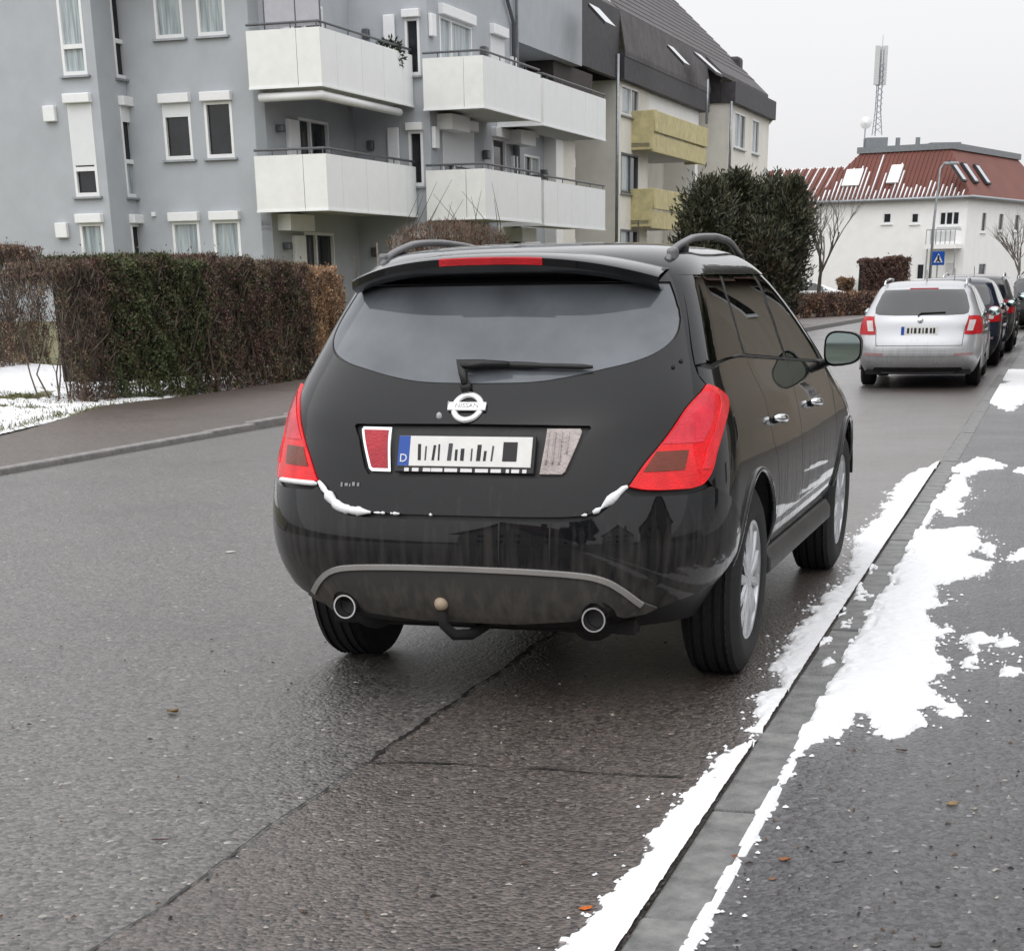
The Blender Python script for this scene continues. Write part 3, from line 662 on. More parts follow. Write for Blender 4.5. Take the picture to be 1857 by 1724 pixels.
b=MB();b.box(F3.f(S2E+.002,TW3-3,8.45),F3.f(SEND,TW2,12.5));b.build('upper_bay',GREYW,gb)
b=MB();b.box(F3.f(62.2,TW3-2,6.4),F3.f(SEND+2.6,TW2-.35,8.44));b.build('mansard_cladding',WOOD,gb)
b=MB();b.box(F3.f(64.3,TW3-.3,-.1),F3.f(65.2,TW2-.9,6.9));b.build('end_pier',WHITEW,gb)
b=MB();b.box(F3.f(65.2,TW3-.3,-.1),F3.f(66.9,TW2-.95,6.9));b.build('end_wall',CREAM,gb)
a=hit(939,200,'t',TW2+.1)[0];t=TW2+.1
b=MB();b.tube([F2.f(a,t,-.1),F2.f(a,t,9.7),F2.f(a-.7,t,10.4),F2.f(a-.7,t,11.5)],.055,8);b.build('downpipe',ZINC,gb,smooth=True)
b=MB();b.tube([F2.f(a-.35,t,-.1),F2.f(a-.35,t,8.9),F2.f(a-1.1,t,9.6),F2.f(a-1.1,t,11.5)],.06,8);b.build('downpipe',STEEL,gb,smooth=True)
b=MB();b.box(F1.f(SA,tAB-14,ZTOP-.05),F1.f(S1E,TW1-.5,ZTOP+.2));b.build('roof_slab',WOOD,gb)
b=MB();b.box(F1.f(SC+.3,-27,-.1),F1.f(SEND+2,-26.8,ZTOP));b.box(F1.f(SEND+2,-27,-.1),F1.f(SEND+2.3,TW3-.4,6.9));b.build('rear_wall',GREYW,gb)
def balcony(name,c,zb,zt,s1,t0,panels_side,panels_front,awning=False):
    """corner balcony: side face s=c[0] from t0 to c[1], front face t=c[1] from c[0] to s1"""
    f=bfn(BASE);r=empty(name,(0,0,0));r.parent=gb;s0,t1=c
    b=MB();b.box(f(s0+.06,t0,zb+.02),f(s1-.02,t1-.06,zb+.20));b.build('slab',SLAB,r)
    n=len(panels_side)
    for i in range(n-1):
        a,e=t0+(t1-t0)*panels_side[i],t0+(t1-t0)*panels_side[i+1]
        b=MB();b.box(f(s0,a+.008,zb),f(s0+.03,e-.008 if i<n-2 else e,zt));b.build('panel',PANELG,r)
    n=len(panels_front)
    for i in range(n-1):
        a,e=s0+(s1-s0)*panels_front[i],s0+(s1-s0)*panels_front[i+1]
        b=MB();b.box(f(a+(.008 if i else .032),t1-.03,zb),f(e-.008,t1,zt));b.build('panel',PANELM,r)
    b=MB();hr=zt+.13
    b.tube([f(s0+.04,t0,hr),f(s0+.04,t1-.04,hr),f(s1,t1-.04,hr)],.03,8);b.build('handrail',STEEL,r)
    for q in np.linspace(.08,.98,5):
        b=MB();b.tube([f(s0+(s1-s0)*q,t1-.05,zb+.2),f(s0+(s1-s0)*q,t1-.05,hr)],.015,6);b.build('rail_post',STEEL,r)
    for q in (.25,.6,.95):
        b=MB();b.tube([f(s0+.05,t0+(t1-t0)*q,zb+.2),f(s0+.05,t0+(t1-t0)*q,hr)],.015,6);b.build('rail_post',STEEL,r)
    b=MB();b.box(f(s0-.02,t0,zb-.05),f(s0+.05,t1+.02,zb-.001));b.box(f(s0+.05,t1-.05,zb-.05),f(s1,t1+.02,zb-.001));b.build('base_trim',PANELM,r)
    if awning:
        b=MB();b.tube([f(s0+.15,t0+.2,zb-.22),f(s0+.15,t1-.05,zb-.22)],.10,10);b.tube([f(s0+.1,t1-.12,zb-.22),f(s1-.8,t1-.12,zb-.22)],.10,10);b.build('awning_cassette',PVC,r,smooth=True)
    else:
        b=MB();b.box(f(s0+.9,t0-.1,zb-.45),f(s0+2.4,t0+.5,zb-.06));b.build('lintel_box',PVC,r)
    return r
c1=(42.95,-18.9)
ps=[0,.68,1.0];pf=[0,.16,.42,.66,.88,1.0]
for k in (0,1): balcony('balcony',c1,3.30+k*2.77,4.54+k*2.76,49.15,tC-.12,ps,pf,awning=(k==1))
c2=(48.85,-16.75)
for k in (0,1): balcony('balcony',c2,3.20+k*2.75,4.42+k*2.75,54.1,TW2-.05,[0,.68,1.0],[0,.2,.55,1.0])
for k in (0,1): balcony('balcony',(55.0,-16.95),3.17+k*2.78,4.40+k*2.78,62.2,TW2,[0,1.0],[0,.2,.42,.65,.85,1.0])
# wind screen and pot plant on the top balcony
f=bfn(BASE)
b=MB();b.box(f(43.1,-20.4,7.35),f(43.12,-19.6,9.2));b.box(f(43.1,-19.57,7.35),f(43.12,-18.95,9.0));b.build('privacy_screen',pbr('screen_glass',(.42,.42,.46),rough=.25,var=.05),gb)
b=MB();b.tube([f(43.11,-20.42,7.3),f(43.11,-20.42,9.3)],.02,6);b.tube([f(43.11,-19.585,7.3),f(43.11,-19.585,9.1)],.02,6);b.tube([f(43.11,-18.93,7.3),f(43.11,-18.93,9.0)],.02,6);b.build('screen_posts',STEEL,gb)

# ---------------------------------------------------------------- cream apartment house with the dark roof
SLATE=pbr('slate_roof',(.085,.080,.082),rough=.7,var=.22,vs=2.2,bump=.5,bs=14);SLATED=pbr('slate_cladding',(.040,.037,.042),rough=.6,var=.25,vs=4)
CB=(88.,-22.,0.);cb=broot('cream_apartment_house',CB,'cream apartment house with big dark roof and yellow balconies','building');f=bfn(CB)
T1=-18.8;T2=-17.9;G1=Facade(cb,CB,'t',T1);G2=Facade(cb,CB,'t',T2)
s0=hit(1120,300,'t',T1)[0];s1=hit(1175,300,'t',T1)[0];s2=hit(1262,300,'t',T1)[0];s3=hit(1320,280,'t',T2)[0];s4=hit(1394,240,'t',T2)[0]
wn=[(hit(1126,300,'t',T1)[0],hit(1157,300,'t',T1)[0],z0_,z1_) for z0_,z1_ in ((7.45,8.5),(4.7,6.15),(1.9,3.4))]
b=MB();wall_with_holes(b,G1.P,s0,s1,-.1,8.6,wn);b.box(f(s0,T1-6,-.1),f(s0+.3,T1-.301,8.6))
b.box(f(s1-.3,T1-2.2,-.1),f(s1,T1-.301,8.6));b.box(f(s1,T1-2.4,-.1),f(s3+.5,T1-2.2,8.6))
b.build('wall',CREAM,cb)
for q in wn: G1.window(*q,mull=(.55,),box=False,framemat=PVC if q[2]>7 else STEEL,curtain=(True,False))
b=MB();b.box(f(s1,T1-2.2,7.95),f(s2+.6,T1-.05,8.6));b.build('lintel',WHITEW,cb)
b=MB();b.box(f(s2,T1-.45,-.1),f(s2+.6,T1-.05,7.94));b.build('pier',WHITEW,cb)
w2=[(hit(1331,250,'t',T2)[0],hit(1351,250,'t',T2)[0],7.3,8.85),(hit(1364,250,'t',T2)[0],hit(1376,250,'t',T2)[0],7.3,8.85)]
w2+=[(q[0],q[1],4.4,6.0) for q in w2]
b=MB();wall_with_holes(b,G2.P,s3,s4,-.1,9.1,w2);b.box(f(s3,T1-2.4,-.1),f(s3+.3,T2-.301,9.1));b.box(f(s4-.3,T1-7,-.1),f(s4,T2-.301,9.1));b.build('wall',CREAM,cb)
for q in w2: G2.window(*q,mull=(.5,),box=False,curtain=(True,False))
for k,z in enumerate((7.2,4.3,1.5)):      # recessed doors behind the yellow balconies
    Gd=Facade(cb,CB,'t',T1-2.2);a0=s1+1.2;Gd.window(a0,a0+3.2,z-.9,z+1.2,mull=(.35,.7),box=False,sill=False,curtain=(False,True,False))
def yellow(zb,sa,sb):
    r=empty('yellow_balcony',(0,0,0));r.parent=cb
    b=MB();b.box(f(sa,T1-1.8,zb-.15),f(sb,T1+.75,zb));b.build('slab',SLAB,r)
    b=MB();b.box(f(sa,T1-.2,zb-.25),f(sa+.15,T1+.9,zb+1.15));b.build('side_wall',YELB,r,bevel=.02)
    b=MB();b.box(f(sa+.15,T1+.7,zb+.42),f(sb,T1+.86,zb+1.18));b.build('front_upper',YELB,r,bevel=.02)
    b=MB();b.box(f(sa+.15,T1+.66,zb-.3),f(sb,T1+.80,zb+.36));b.build('front_lower',YELB,r,bevel=.02)
    b=MB();b.tube([f(sa+.1,T1+.9,zb+1.15),f(sa+.1,T1+.98,zb+.4)],.10,8);b.build('scupper',YELB,r)
    b=MB();b.box(f(sb-.15,T1-.2,zb-.25),f(sb,T1+.69,zb+1.15));b.build('side_wall',YELB,r,bevel=.02)
sa_=hit(1180,290,'t',T1+.8)[0];sb_=hit(1281,290,'t',T1+.8)[0]
for z in (6.55,3.75,.95): yellow(z,sa_,sb_)
# roof: dark mansard band, main slope, cheeks
b=MB();b.box(f(s0-.15,T1-.4,8.6),f(s3-1.5,T1+.28,9.55));b.build('mansard_band',SLATED,cb)
b=MB();b.box(f(s3-.15,T2-.4,9.1),f(s4+.25,T2+.30,9.95));b.build('mansard_band',SLATED,cb)
b=MB();b.box(f(s0-.14,T1-3,8.6),f(s0+.2,T1-.41,10.6));b.build('mansard_cheek',SLATED,cb)
b=MB();b.box(f(s3-.14,T1-2,9.1),f(s3+.2,T2-.41,10.5));b.build('mansard_cheek',SLATED,cb)
def slope(name,sa,sb,te,ze,tr,zr,mat,th=.18):
    V=[f(sa,te,ze),f(sb,te,ze),f(sb,tr,zr),f(sa,tr,zr)];W=[(x,y,z-th) for x,y,z in V]
    b=MB();b.add(V+W,[(0,1,2,3),(7,6,5,4),(0,4,5,1),(1,5,6,2),(2,6,7,3),(3,7,4,0)]);return b.build(name,mat,cb)
PIT=(16.6-9.75)/(26.-18.5)
TE,ZE,TR,ZR=-18.05,10.3,-25.5,17.0
def roofhit(px,py,o=0.):
    C,d=wray(px,py);n=np.array(TD)*(ZR-ZE)+np.array([0,0,TE-TR]);P0=w3(80,TE,ZE)
    P=C+d*((P0-C)@n/(d@n));return st(P)
A_=roofhit(1145,44);B_=roofhit(1210,102);D_=roofhit(1100,30)
hs0,hs1=D_[0]+.3,(A_[0]+B_[0])/2;qa,qb=max(.13,(TE-B_[1])/(TE-TR)),max(.32,(TE-A_[1])/(TE-TR))
def rq(q): return TE+(TR-TE)*q,ZE+(ZR-ZE)*q
rf=None
QM=.094
for sa__,sb__,q0,q1 in ((64.6,hs0,QM,1),(hs1,s3-1.5,QM,1),(s3-1.5,s4+.3,0,1),(hs0,hs1,QM,qa),(hs0,hs1,qb,1)):
    (t0_,z0_),(t1_,z1_)=rq(q0),rq(q1);o=slope('roof',sa__,sb__,t0_,z0_,t1_,z1_,SLATE);rf=rf or o
slope('roof_back',64.6,s4+.3,-33.,9.6,-25.502,17.0,SLATE)
slope('mansard_upper',s0-.1,s3-1.5,-18.5,9.56,-18.75,10.95,SLATE)
b=MB();b.add([f(s4+.05,T2+.2,9.1),f(s4+.05,-18.05,10.2),f(s4+.05,-25.5,16.85),f(s4+.05,-33,9.5),f(s4+.05,-33,-.1),f(s4+.05,T1-7,-.1)],[(0,1,2,3,4,5)]);b.build('gable',CREAM,cb)
b=MB();b.box(f(64.6,-18.95,8.6),f(s0-.15,-18.72,10.9));b.build('eave_cladding',SLATED,cb)
b=MB();b.add([f(64.62,-18.73,8.6),f(64.62,-18.73,10.85),f(64.62,-25.5,16.9),f(64.62,-33,9.6),f(64.62,-33,8.6)],[(0,1,2,3,4)]);b.build('near_gable',SLATED,cb)
# roof terrace cut into the slope: far cheek, floor, back wall with door
(ta,za),(tb,zb_)=rq(qa),rq(qb)
b=MB();b.add([f(hs1-.02,ta,za),f(hs1-.02,tb,za),f(hs1-.02,tb,zb_)],[(0,1,2)]);b.build('terrace_cheek',CREAM,cb)
b=MB();b.quad(f(hs0,ta,za-.02),f(hs1,ta,za-.02),f(hs1,tb,za-.02),f(hs0,tb,za-.02));b.build('terrace_floor',SLAB,cb)
b=MB();b.quad(f(hs0,tb,za),f(hs1,tb,za),f(hs1,tb,zb_),f(hs0,tb,zb_));b.build('terrace_wall',CREAM,cb)
b=MB();b.box(f(hs0+.6,tb+.02,za),f(hs0+2.6,tb+.06,zb_-.3));b.build('terrace_door',WGL,cb)
b=MB();b.box(f(hs0-.1,tb-.1,zb_-.12),f(hs1+.1,tb+.25,zb_+.12));b.build('terrace_lintel',SLATE,cb)
for k in range(2,20):
    q=k/20;t_,z_=rq(q);sl=7.45/20;zz=6.7/20
    for x0_,x1_ in (((64.62,hs0-.02),(hs1+.02,s4+.28)) if qa-.045<q<qb else ((64.62,s4+.28),)):
        b=MB();V=[f(x0_,t_,z_+.005),f(x1_,t_,z_+.005),f(x1_,t_,z_+.035),f(x0_,t_,z_+.035),f(x0_,t_-sl*.9,z_+zz*.9+.004),f(x1_,t_-sl*.9,z_+zz*.9+.004)]
        b.add(V,[(0,1,2,3),(3,2,5,4)]);b.build('slate_course',SLATE,rf)
def skylight(x0,y0,x1,y1,wd):
    A_=roofhit(x0,y0);B_=roofhit(x1,y1)
    b=MB();V=[]
    for dz in (.03,.14):
        for (q,ds) in ((A_,0),(A_,wd),(B_,wd),(B_,0)): V.append(f(q[0]+ds,q[1],q[2]+dz))
    b.add(V,[(0,1,2,3),(4,7,6,5),(0,4,5,1),(1,5,6,2),(2,6,7,3),(3,7,4,0)]);o=b.build('roof_window',SLATED,cb)
    b=MB();V=[]
    for (q,ds) in ((A_,.1),(A_,wd-.1),(B_,wd-.1),(B_,.1)): V.append(f(q[0]+ds,q[1],q[2]+.146))
    b.add(V,[(3,2,1,0)]);b.build('pane',pbr('skylight_glass',(.55,.6,.63),rough=.05,metal=.9,var=.05),o)
skylight(1066,14,1097,48,1.5);skylight(1209,88,1240,121,1.2);skylight(1257,100,1297,136,1.6)
# pipes
for x,y0,y1,T_ in ((1118,97,440,T1+.14),(1112,140,440,T1-.25),(1281,143,225,T1+.3),(1322,182,330,T2+.14)):
    a=hit(x,y1,'t',T_);c=hit(x,y0,'t',T_);b=MB();b.tube([f(a[0],T_,a[2]-.0),f(a[0],T_,c[2])],.065,8);b.build('downpipe',ZINC,cb,smooth=True)
A_=roofhit(1345,122);b=MB();b.box(f(A_[0]-1.6,A_[1]-.5,A_[2]-.6),f(A_[0]-.6,A_[1]+.2,A_[2]+.35));b.build('chimney',SLATED,cb,bevel=.15)
# ---------------------------------------------------------------- far white house with the red mansard roof
corner=CAMP+wray(1745,498)[1]*112.;corner[2]=0
WA=math.radians(-32);ex=np.array([math.cos(WA),math.sin(WA),0]);ey=np.array([-math.sin(WA),math.cos(WA),0])
wb=empty('white_house',tuple(corner),WA,'white house with snow-dusted red mansard roof at the end of the street','building')
class Fac2(Facade):
    def __init__(s,root,axis): s.r=root;s.ax=axis
    def P(s,a,z,off): return (a,-off,z) if s.ax=='f' else (off,a,z)
    def px(s,x,y):
        C,d=wray(x,y);n=ey if s.ax=='f' else ex;P=C+d*((corner-C)@n/(d@n))-corner;return (P@ex if s.ax=='f' else P@ey),P[2]
WF=Fac2(wb,'f');WR=Fac2(wb,'r')
ze=WF.px(1740,357)[1];aL=WF.px(1478,420)[0];aR=18.
wf=[pick(WF,1600,407,1618,385),pick(WF,1651,407,1668,385),pick(WF,1702,411,1742,382),pick(WF,1660,509,1678,477),pick(WF,1722,512,1733,476)]
wr=[pick(WR,1778,422,1790,384),pick(WR,1809,420,1821,386),pick(WR,1838,420,1850,388),pick(WR,1772,512,1789,476)]
b=MB();wall_with_holes(b,WF.P,aL,0,-.1,ze,wf);wall_with_holes(b,WR.P,.3,aR,-.1,ze,wr)
b.box((aL,.3,-.1),(aL+.3,aR,ze));b.build('wall',WHITEW,wb)
for i,q in enumerate(wf): WF.window(*q,box=False,mull=(.33,.66) if i==2 else (),sill=PVC,curtain=False,fr=.09)
for q in wr: WR.window(*q,box=False,mull=(),sill=PVC,curtain=False,fr=.09)
def tile_mat(name,snow):
    m=bpy.data.materials.new(name);m.use_nodes=True;t,b,N,L=nodes(m);b.inputs['Roughness'].default_value=.75
    tc=N('ShaderNodeTexCoord');no=N('ShaderNodeTexNoise');no.inputs['Scale'].default_value=.5;no.inputs['Detail'].default_value=8;L(tc.outputs['Object'],no.inputs['Vector'])
    r=N('ShaderNodeValToRGB');r.color_ramp.elements[0].color=(.12,.042,.035,1);r.color_ramp.elements[1].color=(.20,.07,.052,1);L(no.outputs['Fac'],r.inputs[0]);L(r.outputs[0],b.inputs['Base Color']);return m
TILE=tile_mat('red_tiles',False);FLATR=pbr('parapet_grey',(.20,.215,.23),rough=.6,var=.1)
zt=WF.px(1703,274)[1]*1.02;ins=2.3;OV=.35
L0,R0,D0=aL-OV,OV,aR+OV
pts=[(L0,-OV,ze-.05),(R0,-OV,ze-.05),(R0,D0,ze-.05),(L0,D0,ze-.05)]
zt=ze+2.75
tp=[(L0+ins,-OV+ins,zt),(R0-ins,-OV+ins,zt),(R0-ins,D0-ins,zt),(L0+ins,D0-ins,zt)]
b=MB();b.add(pts+tp,[(0,1,5,4),(1,2,6,5),(2,3,7,6),(3,0,4,7),(4,5,6,7)]);rf2=b.build('roof',TILE,wb)
b=MB();b.box((tp[0][0]-.15,tp[0][1]-.15,zt),(tp[2][0]+.15,tp[2][1]+.15,zt+.35));b.build('parapet',FLATR,wb)
# eaves gutter
b=MB();b.tube([(L0,-OV-.06,ze-.03),(R0+.06,-OV-.06,ze-.03),(R0+.06,D0,ze-.03)],.09,8);b.build('gutter',ZINC,wb,smooth=True)
# tile ribs: every rib one part; snow lies in the troughs of the shaded front slope
RIB=MB();sl=np.array([0,ins,zt-ze+.05]);ln=np.linalg.norm(sl)
nr=int((R0-L0-.3)/.28);SNOWT=pbr('tile_snow',(.80,.81,.83),rough=.8,var=.04)
b0=None;sn=MB()
for k in range(nr):
    x=L0+.15+k*.28
    lim=min(1.,max(.12,min((x-L0)/ins,(R0-x)/ins)))
    b=MB();b.tube([(x,-OV-.03,ze),(x,-OV+ins*lim-.02,ze-.05+(zt-ze+.05)*lim)],.045,6);b.build('tile_rib',TILE,rf2)
    rr=random.random();top=lim*(.20+.25*rr*rr) if k>9 else lim*(.55+.4*rr)
    if 9<k<nr*.55 and random.random()<.45: top=lim*(.5+.45*random.random())
    if top>.05:
        sn.tube([(x+.14,-OV-.02,ze-.0),(x+.14,-OV+ins*top,ze-.05+(zt-ze+.05)*top+.01)],.055,5)
so_=sn.build('roof_snow',SNOWT,rf2,smooth=True);so_['kind']='stuff'
def slopewin(x0,y0,x1,y1,face):
    C,d0=wray((x0+x1)/2,(y0+y1)/2)
def rwin(face,u,v,w_,h_):
    """roof window on slope: u along, v up-slope fraction"""
    def pt(a,q,o):
        if face=='f': return (a,-OV+ins*q-o*.87,ze+(zt-ze)*q+o*.5)
        return (R0-ins*q+o*.87,a,ze+(zt-ze)*q+o*.5)
    dq=h_/ln;o=MB();V=[pt(u+a,v+q,e) for e in (.02,.16) for a,q in ((0,0),(w_,0),(w_,dq),(0,dq))]
    o.add(V,[(3,2,1,0),(4,5,6,7),(0,1,5,4),(1,2,6,5),(2,3,7,6),(3,0,4,7)]);r=o.build('roof_window',PVC if face=='f' else SLATED,wb)
    o=MB();o.add([pt(u+a,v+q,.165) for a,q in ((.1,.03),(w_-.1,.03),(w_-.1,dq-.03),(.1,dq-.03))],[(0,1,2,3)]);o.build('pane',MATS['skylight_glass'],r)
a_=WF.px(1524,330)[0];rwin('f',a_,.30,1.1,1.25);a_=WF.px(1604,330)[0];rwin('f',a_,.32,.75,1.35)
for x in (1738,1766,1794): rwin('r',WR.px(x,330)[0]*.8+1.0,.28,.85,1.5)
# little balcony and entrance canopy
a0,z0=WF.px(1690,444);a1,z1=WF.px(1744,416)
b=MB();b.box((a0,-1.2,z0-.25),(a1+.1,-.003,z0));bb=b.build('balcony_slab',WHITEW,wb)
for q in np.linspace(0,1,7):
    b=MB();b.tube([(a0+(a1-a0)*q,-1.15,z0),(a0+(a1-a0)*q,-1.15,z1)],.025,6);b.build('baluster',ZINC,bb)
b=MB();b.tube([(a0,-.1,z1),(a0,-1.15,z1),(a1,-1.15,z1),(a1,-.1,z1)],.035,6);b.build('handrail',ZINC,bb)
b=MB();b.box((a0+.2,-1.1,z0+.15),(a1,-1.08,z1-.1));b.build('balcony_screen',PVC,bb)
b=MB();b.box((a0+1.0,-.08,.0),(a1-.3,-.004,2.2));b.build('entrance_door',pbr('door_white',(.6,.6,.6),rough=.5),wb)
for q in (0,1): 
    x=a0+.1 if q==0 else a1+.05;b=MB();b.tube([(x,-1.1,-.1),(x,-1.1,z0-.25)],.05,8);b.build('canopy_post',ZINC,wb)
# left wing, lower, snowy roof
b=MB();b.box((aL-5.5,2.0,-.1),(aL,9.,ze-.1));b.build('wing_wall',WHITEW,wb)
b=MB();b.add([(aL-6,1.6,ze-.3),(aL+.2,1.6,ze-.3),(aL+.2,5.,ze+2.2),(aL-6,5.,ze+2.2),(aL-6,9.4,ze-.3),(aL+.2,9.4,ze-.3)],[(0,1,2,3),(3,2,5,4)]);wr_=b.build('wing_roof',TILE,wb)
for k in range(20):
    x=aL-5.85+k*.3;b=MB();b.tube([(x,1.55,ze-.28),(x,5.,ze+2.24)],.05,6);b.build('tile_rib',SNOWT if k%2 else TILE,wr_)
b=MB();b.box((aL-3.2,2.01-.03,.6),(aL-2.4,1.99,2.6));b.build('wing_window',WGL,wb)
# roof mast with antenna panels
mp_=WF.px(1547,262);
mast=empty('antenna_mast',tuple(corner+ex*(mp_[0]+.2)+ey*(ins+1.)+np.array([0,0,zt+.35])),0,'lattice antenna mast with white panels on the white house roof','mast')
mast.scale=(.74,.74,.72)
MST=pbr('mast_steel',(.28,.31,.35),rough=.5,metal=.4,var=.1)
b=MB();b.box((-.9,-.7,0),(.9,.7,.8));b.build('equipment_box',FLATR,mast)
hh=7.6
for k,(x,y) in enumerate(((-.22,-.2),(.22,-.2),(0,.22))):
    b=MB();b.tube([(x*1.9,y*1.9,1.),(x,y,3.),(x*.9,y*.9,hh)],.045,6);b.build('mast_leg',MST,mast)
for k in range(12):
    z=1.2+k*.45;b=MB();b.tube([(-.3,-.28,z),(.3,-.28,z+.42)],.025,5);b.tube([(.3,-.28,z),(0,.3,z+.42)],.025,5);b.build('brace',MST,mast)
for x,y,rz in ((-.32,-.25,0),(.35,-.1,.5),(0,.4,0)):
    b=MB();b.box((x-.2,y-.08,4.9),(x+.2,y+.08,7.9));o=b.build('antenna_panel',pbr('antenna_white',(.55,.56,.56),rough=.5,var=.05),mast,bevel=.03)
b=MB();b.tube([(.1,0,hh),(.1,0,8.7)],.02,5);b.build('lightning_rod',MST,mast)
b=MB();b.lathe([(0,.01),(.1,.35),(.16,.5)],16,'y',(-.95,-.3,2.0));b.build('dish',PVC,mast,smooth=True)
b=MB();b.tube([(-.95,0,.0),(-.95,0,2.2)],.05,6);b.build('dish_post',MST,mast)
for x in (1.9,3.6):
    b=MB();b.tube([(x,0,0),(x,0,.8)],.2,8);b.build('vent_stub',FLATR,mast)
b=MB();b.box((4.6,-.5,0),(7.2,.5,.35));b.build('vent_box',FLATR,mast)
# pink-grey roof of the neighbour peeping in at the right edge
nb=empty('neighbour_house',tuple(corner+ex*14+ey*16),WA,'house with pale frosty roof at the far right edge','building')
b=MB();b.box((-3,0,-.1),(9,10,ze));b.build('wall',WHITEW,nb)
b=MB();b.add([(-3.4,-.4,ze-.1),(9.4,-.4,ze-.1),(9.4,5,ze+4.3),(-3.4,5,ze+4.3),(-3.4,10.4,ze-.1),(9.4,10.4,ze-.1)],[(0,1,2,3),(3,2,5,4),(0,3,4),(1,5,2)]);b.build('roof',pbr('frosty_tiles',(.45,.42,.43),rough=.8,var=.1,vs=3),nb)

# pot plant on the top balcony
P=w3(48.3,-19.25,6.35);pp=empty('potted_plant',tuple(P),0,'round dark pot plant on the top left balcony','plant')
b=MB();b.lathe([(0,.16),(.35,.2),(.36,.17)],12,'z');b.build('pot',pbr('terracotta_dull',(.12,.09,.08),rough=.8),pp,smooth=True)
_r=np.random.default_rng(2);b=MB()
for k in range(700):
    v_=_r.normal(size=3);v_/=np.linalg.norm(v_);c=v_*_r.uniform(.4,1)**.5*[.38,.38,.42]+[0,0,.85];d=(v_+_r.normal(size=3)*.5)*.09;e=np.cross(d,_r.normal(size=3));e=e/np.linalg.norm(e)*.03
    b.quad(c,c+d*.5+e,c+d,c+d*.5-e)
b.build('foliage',pbr('pot_leaf',(.03,.04,.022),rough=.6,var=.4),pp)
# ================================================================== the black SUV (wheelbase 2.825 m, hubs 0.381 m up)
CARX,CARY,CARYAW=.1412,7.3898,.3137
suv=empty('parked_suv',(CARX,CARY,0),-CARYAW,'wet black SUV with roof rails parked in the foreground, tail towards us','car')
B=Body(Surf(MUR));S=B.S
BLK=paint_mat('black_paint',(.006,.0065,.008),dirt=(.085,.078,.072),dirt_amt=.7,zlo=.22,zhi=1.02)
GREYP=paint_mat('grey_bumper_plastic',(.065,.063,.060),dirt=(.14,.125,.11),dirt_amt=.8,zlo=.2,zhi=.7,coat=.15,rough=.5)
PRIV=glass_mat('privacy_glass',(.018,.02,.023),film=.0)
REARG=glass_mat('rear_glass_film_sheen',(.018,.02,.023),film=.46)  # grey diffuse film: dirt plus the sky's reflection painted in
SIDEG=glass_mat('side_glass',(.10,.12,.12),film=.0)
FRONTG=glass_mat('front_glass',(.30,.36,.35),film=.0)
WELL=[(0.,.385),(2.825,.385)];AR=.435
def arch(yc,n=26,a0=-.25,a1=math.pi+.25,r=AR): return [(yc+r*math.cos(a),.385+r*math.sin(a)) for a in np.linspace(a0,a1,n)]
# --- outlines on the surface
glassR=crv([(0,1.178),(.21,1.182),(.34,1.198),(.46,1.222),(.58,1.250),(.655,1.285),(.692,1.335),(.688,1.40),(.662,1.46),(.625,1.528)],5)
glass_half=B.R(glassR);glass_top=B.R([(.5,1.531),(.25,1.532),(0,1.532)])
gl=glass_half+glass_top
glass=gl+[(-u,v) for u,v in gl[::-1][1:-1]]
glass_in=inset(glass,.012)
tl_in=crv(B.R([(.608,.838),(.676,.945),(.762,1.090),(.811,1.170)]),6)
tl_out=crv(B.D([(-.515,1.172),(-.445,1.150),(-.385,1.108),(-.50,1.029),(-.585,.955),(-.655,.880),(-.71,.836),(-.76,.822)]),5)
tl_bot=B.R([(.72,.822),(.66,.826)])
tail=tl_in[:-1]+tl_out+tl_bot
shutD=crv(B.D([(-.515,1.170),(-.52,1.21),(-.475,1.283),(-.345,1.431),(-.245,1.549)]),5)   # tailgate to quarter line
seamb=crv(B.R([(0,.735),(.25,.735),(.42,.738),(.50,.752),(.556,.795),(.602,.838)]),5)   # bumper to tailgate
tg=seamb+tl_in[1:]+shutD[1:]+B.R([(.55,1.565),(.3,1.57),(0,1.57)])
tailgate=tg+[(-u,v) for u,v in tg[::-1] if abs(u)>1e-6]
rec=B.R([(.455,1.047),(.30,1.050),(0,1.052)])
recess_half=[*B.R([(0,.868),(.30,.868),(.385,.874),(.405,.90),(.44,1.0),(.462,1.04)])]+rec
recess=recess_half+[(-u,v) for u,v in recess_half[::-1] if abs(u)>1e-6]
B.panel('tailgate',tailgate,BLK,suv,off=.004,h=.03,holes=[inset(glass,.004),recess],gap=.003,thick=.014)
B.panel('rear_window',glass_in,REARG,suv,off=.001,h=.035,thick=.005)
rw=suv.children[-1]
B.make('window_seal',[B.raw(inset(glass,.005),off=-.002,h=.03,holes=[inset(glass,.016)],thick=.006)],TRIM,rw)
B.panel('plate_recess',inset(recess,-.003),TRIM,suv,off=-.022,h=.04,thick=0)
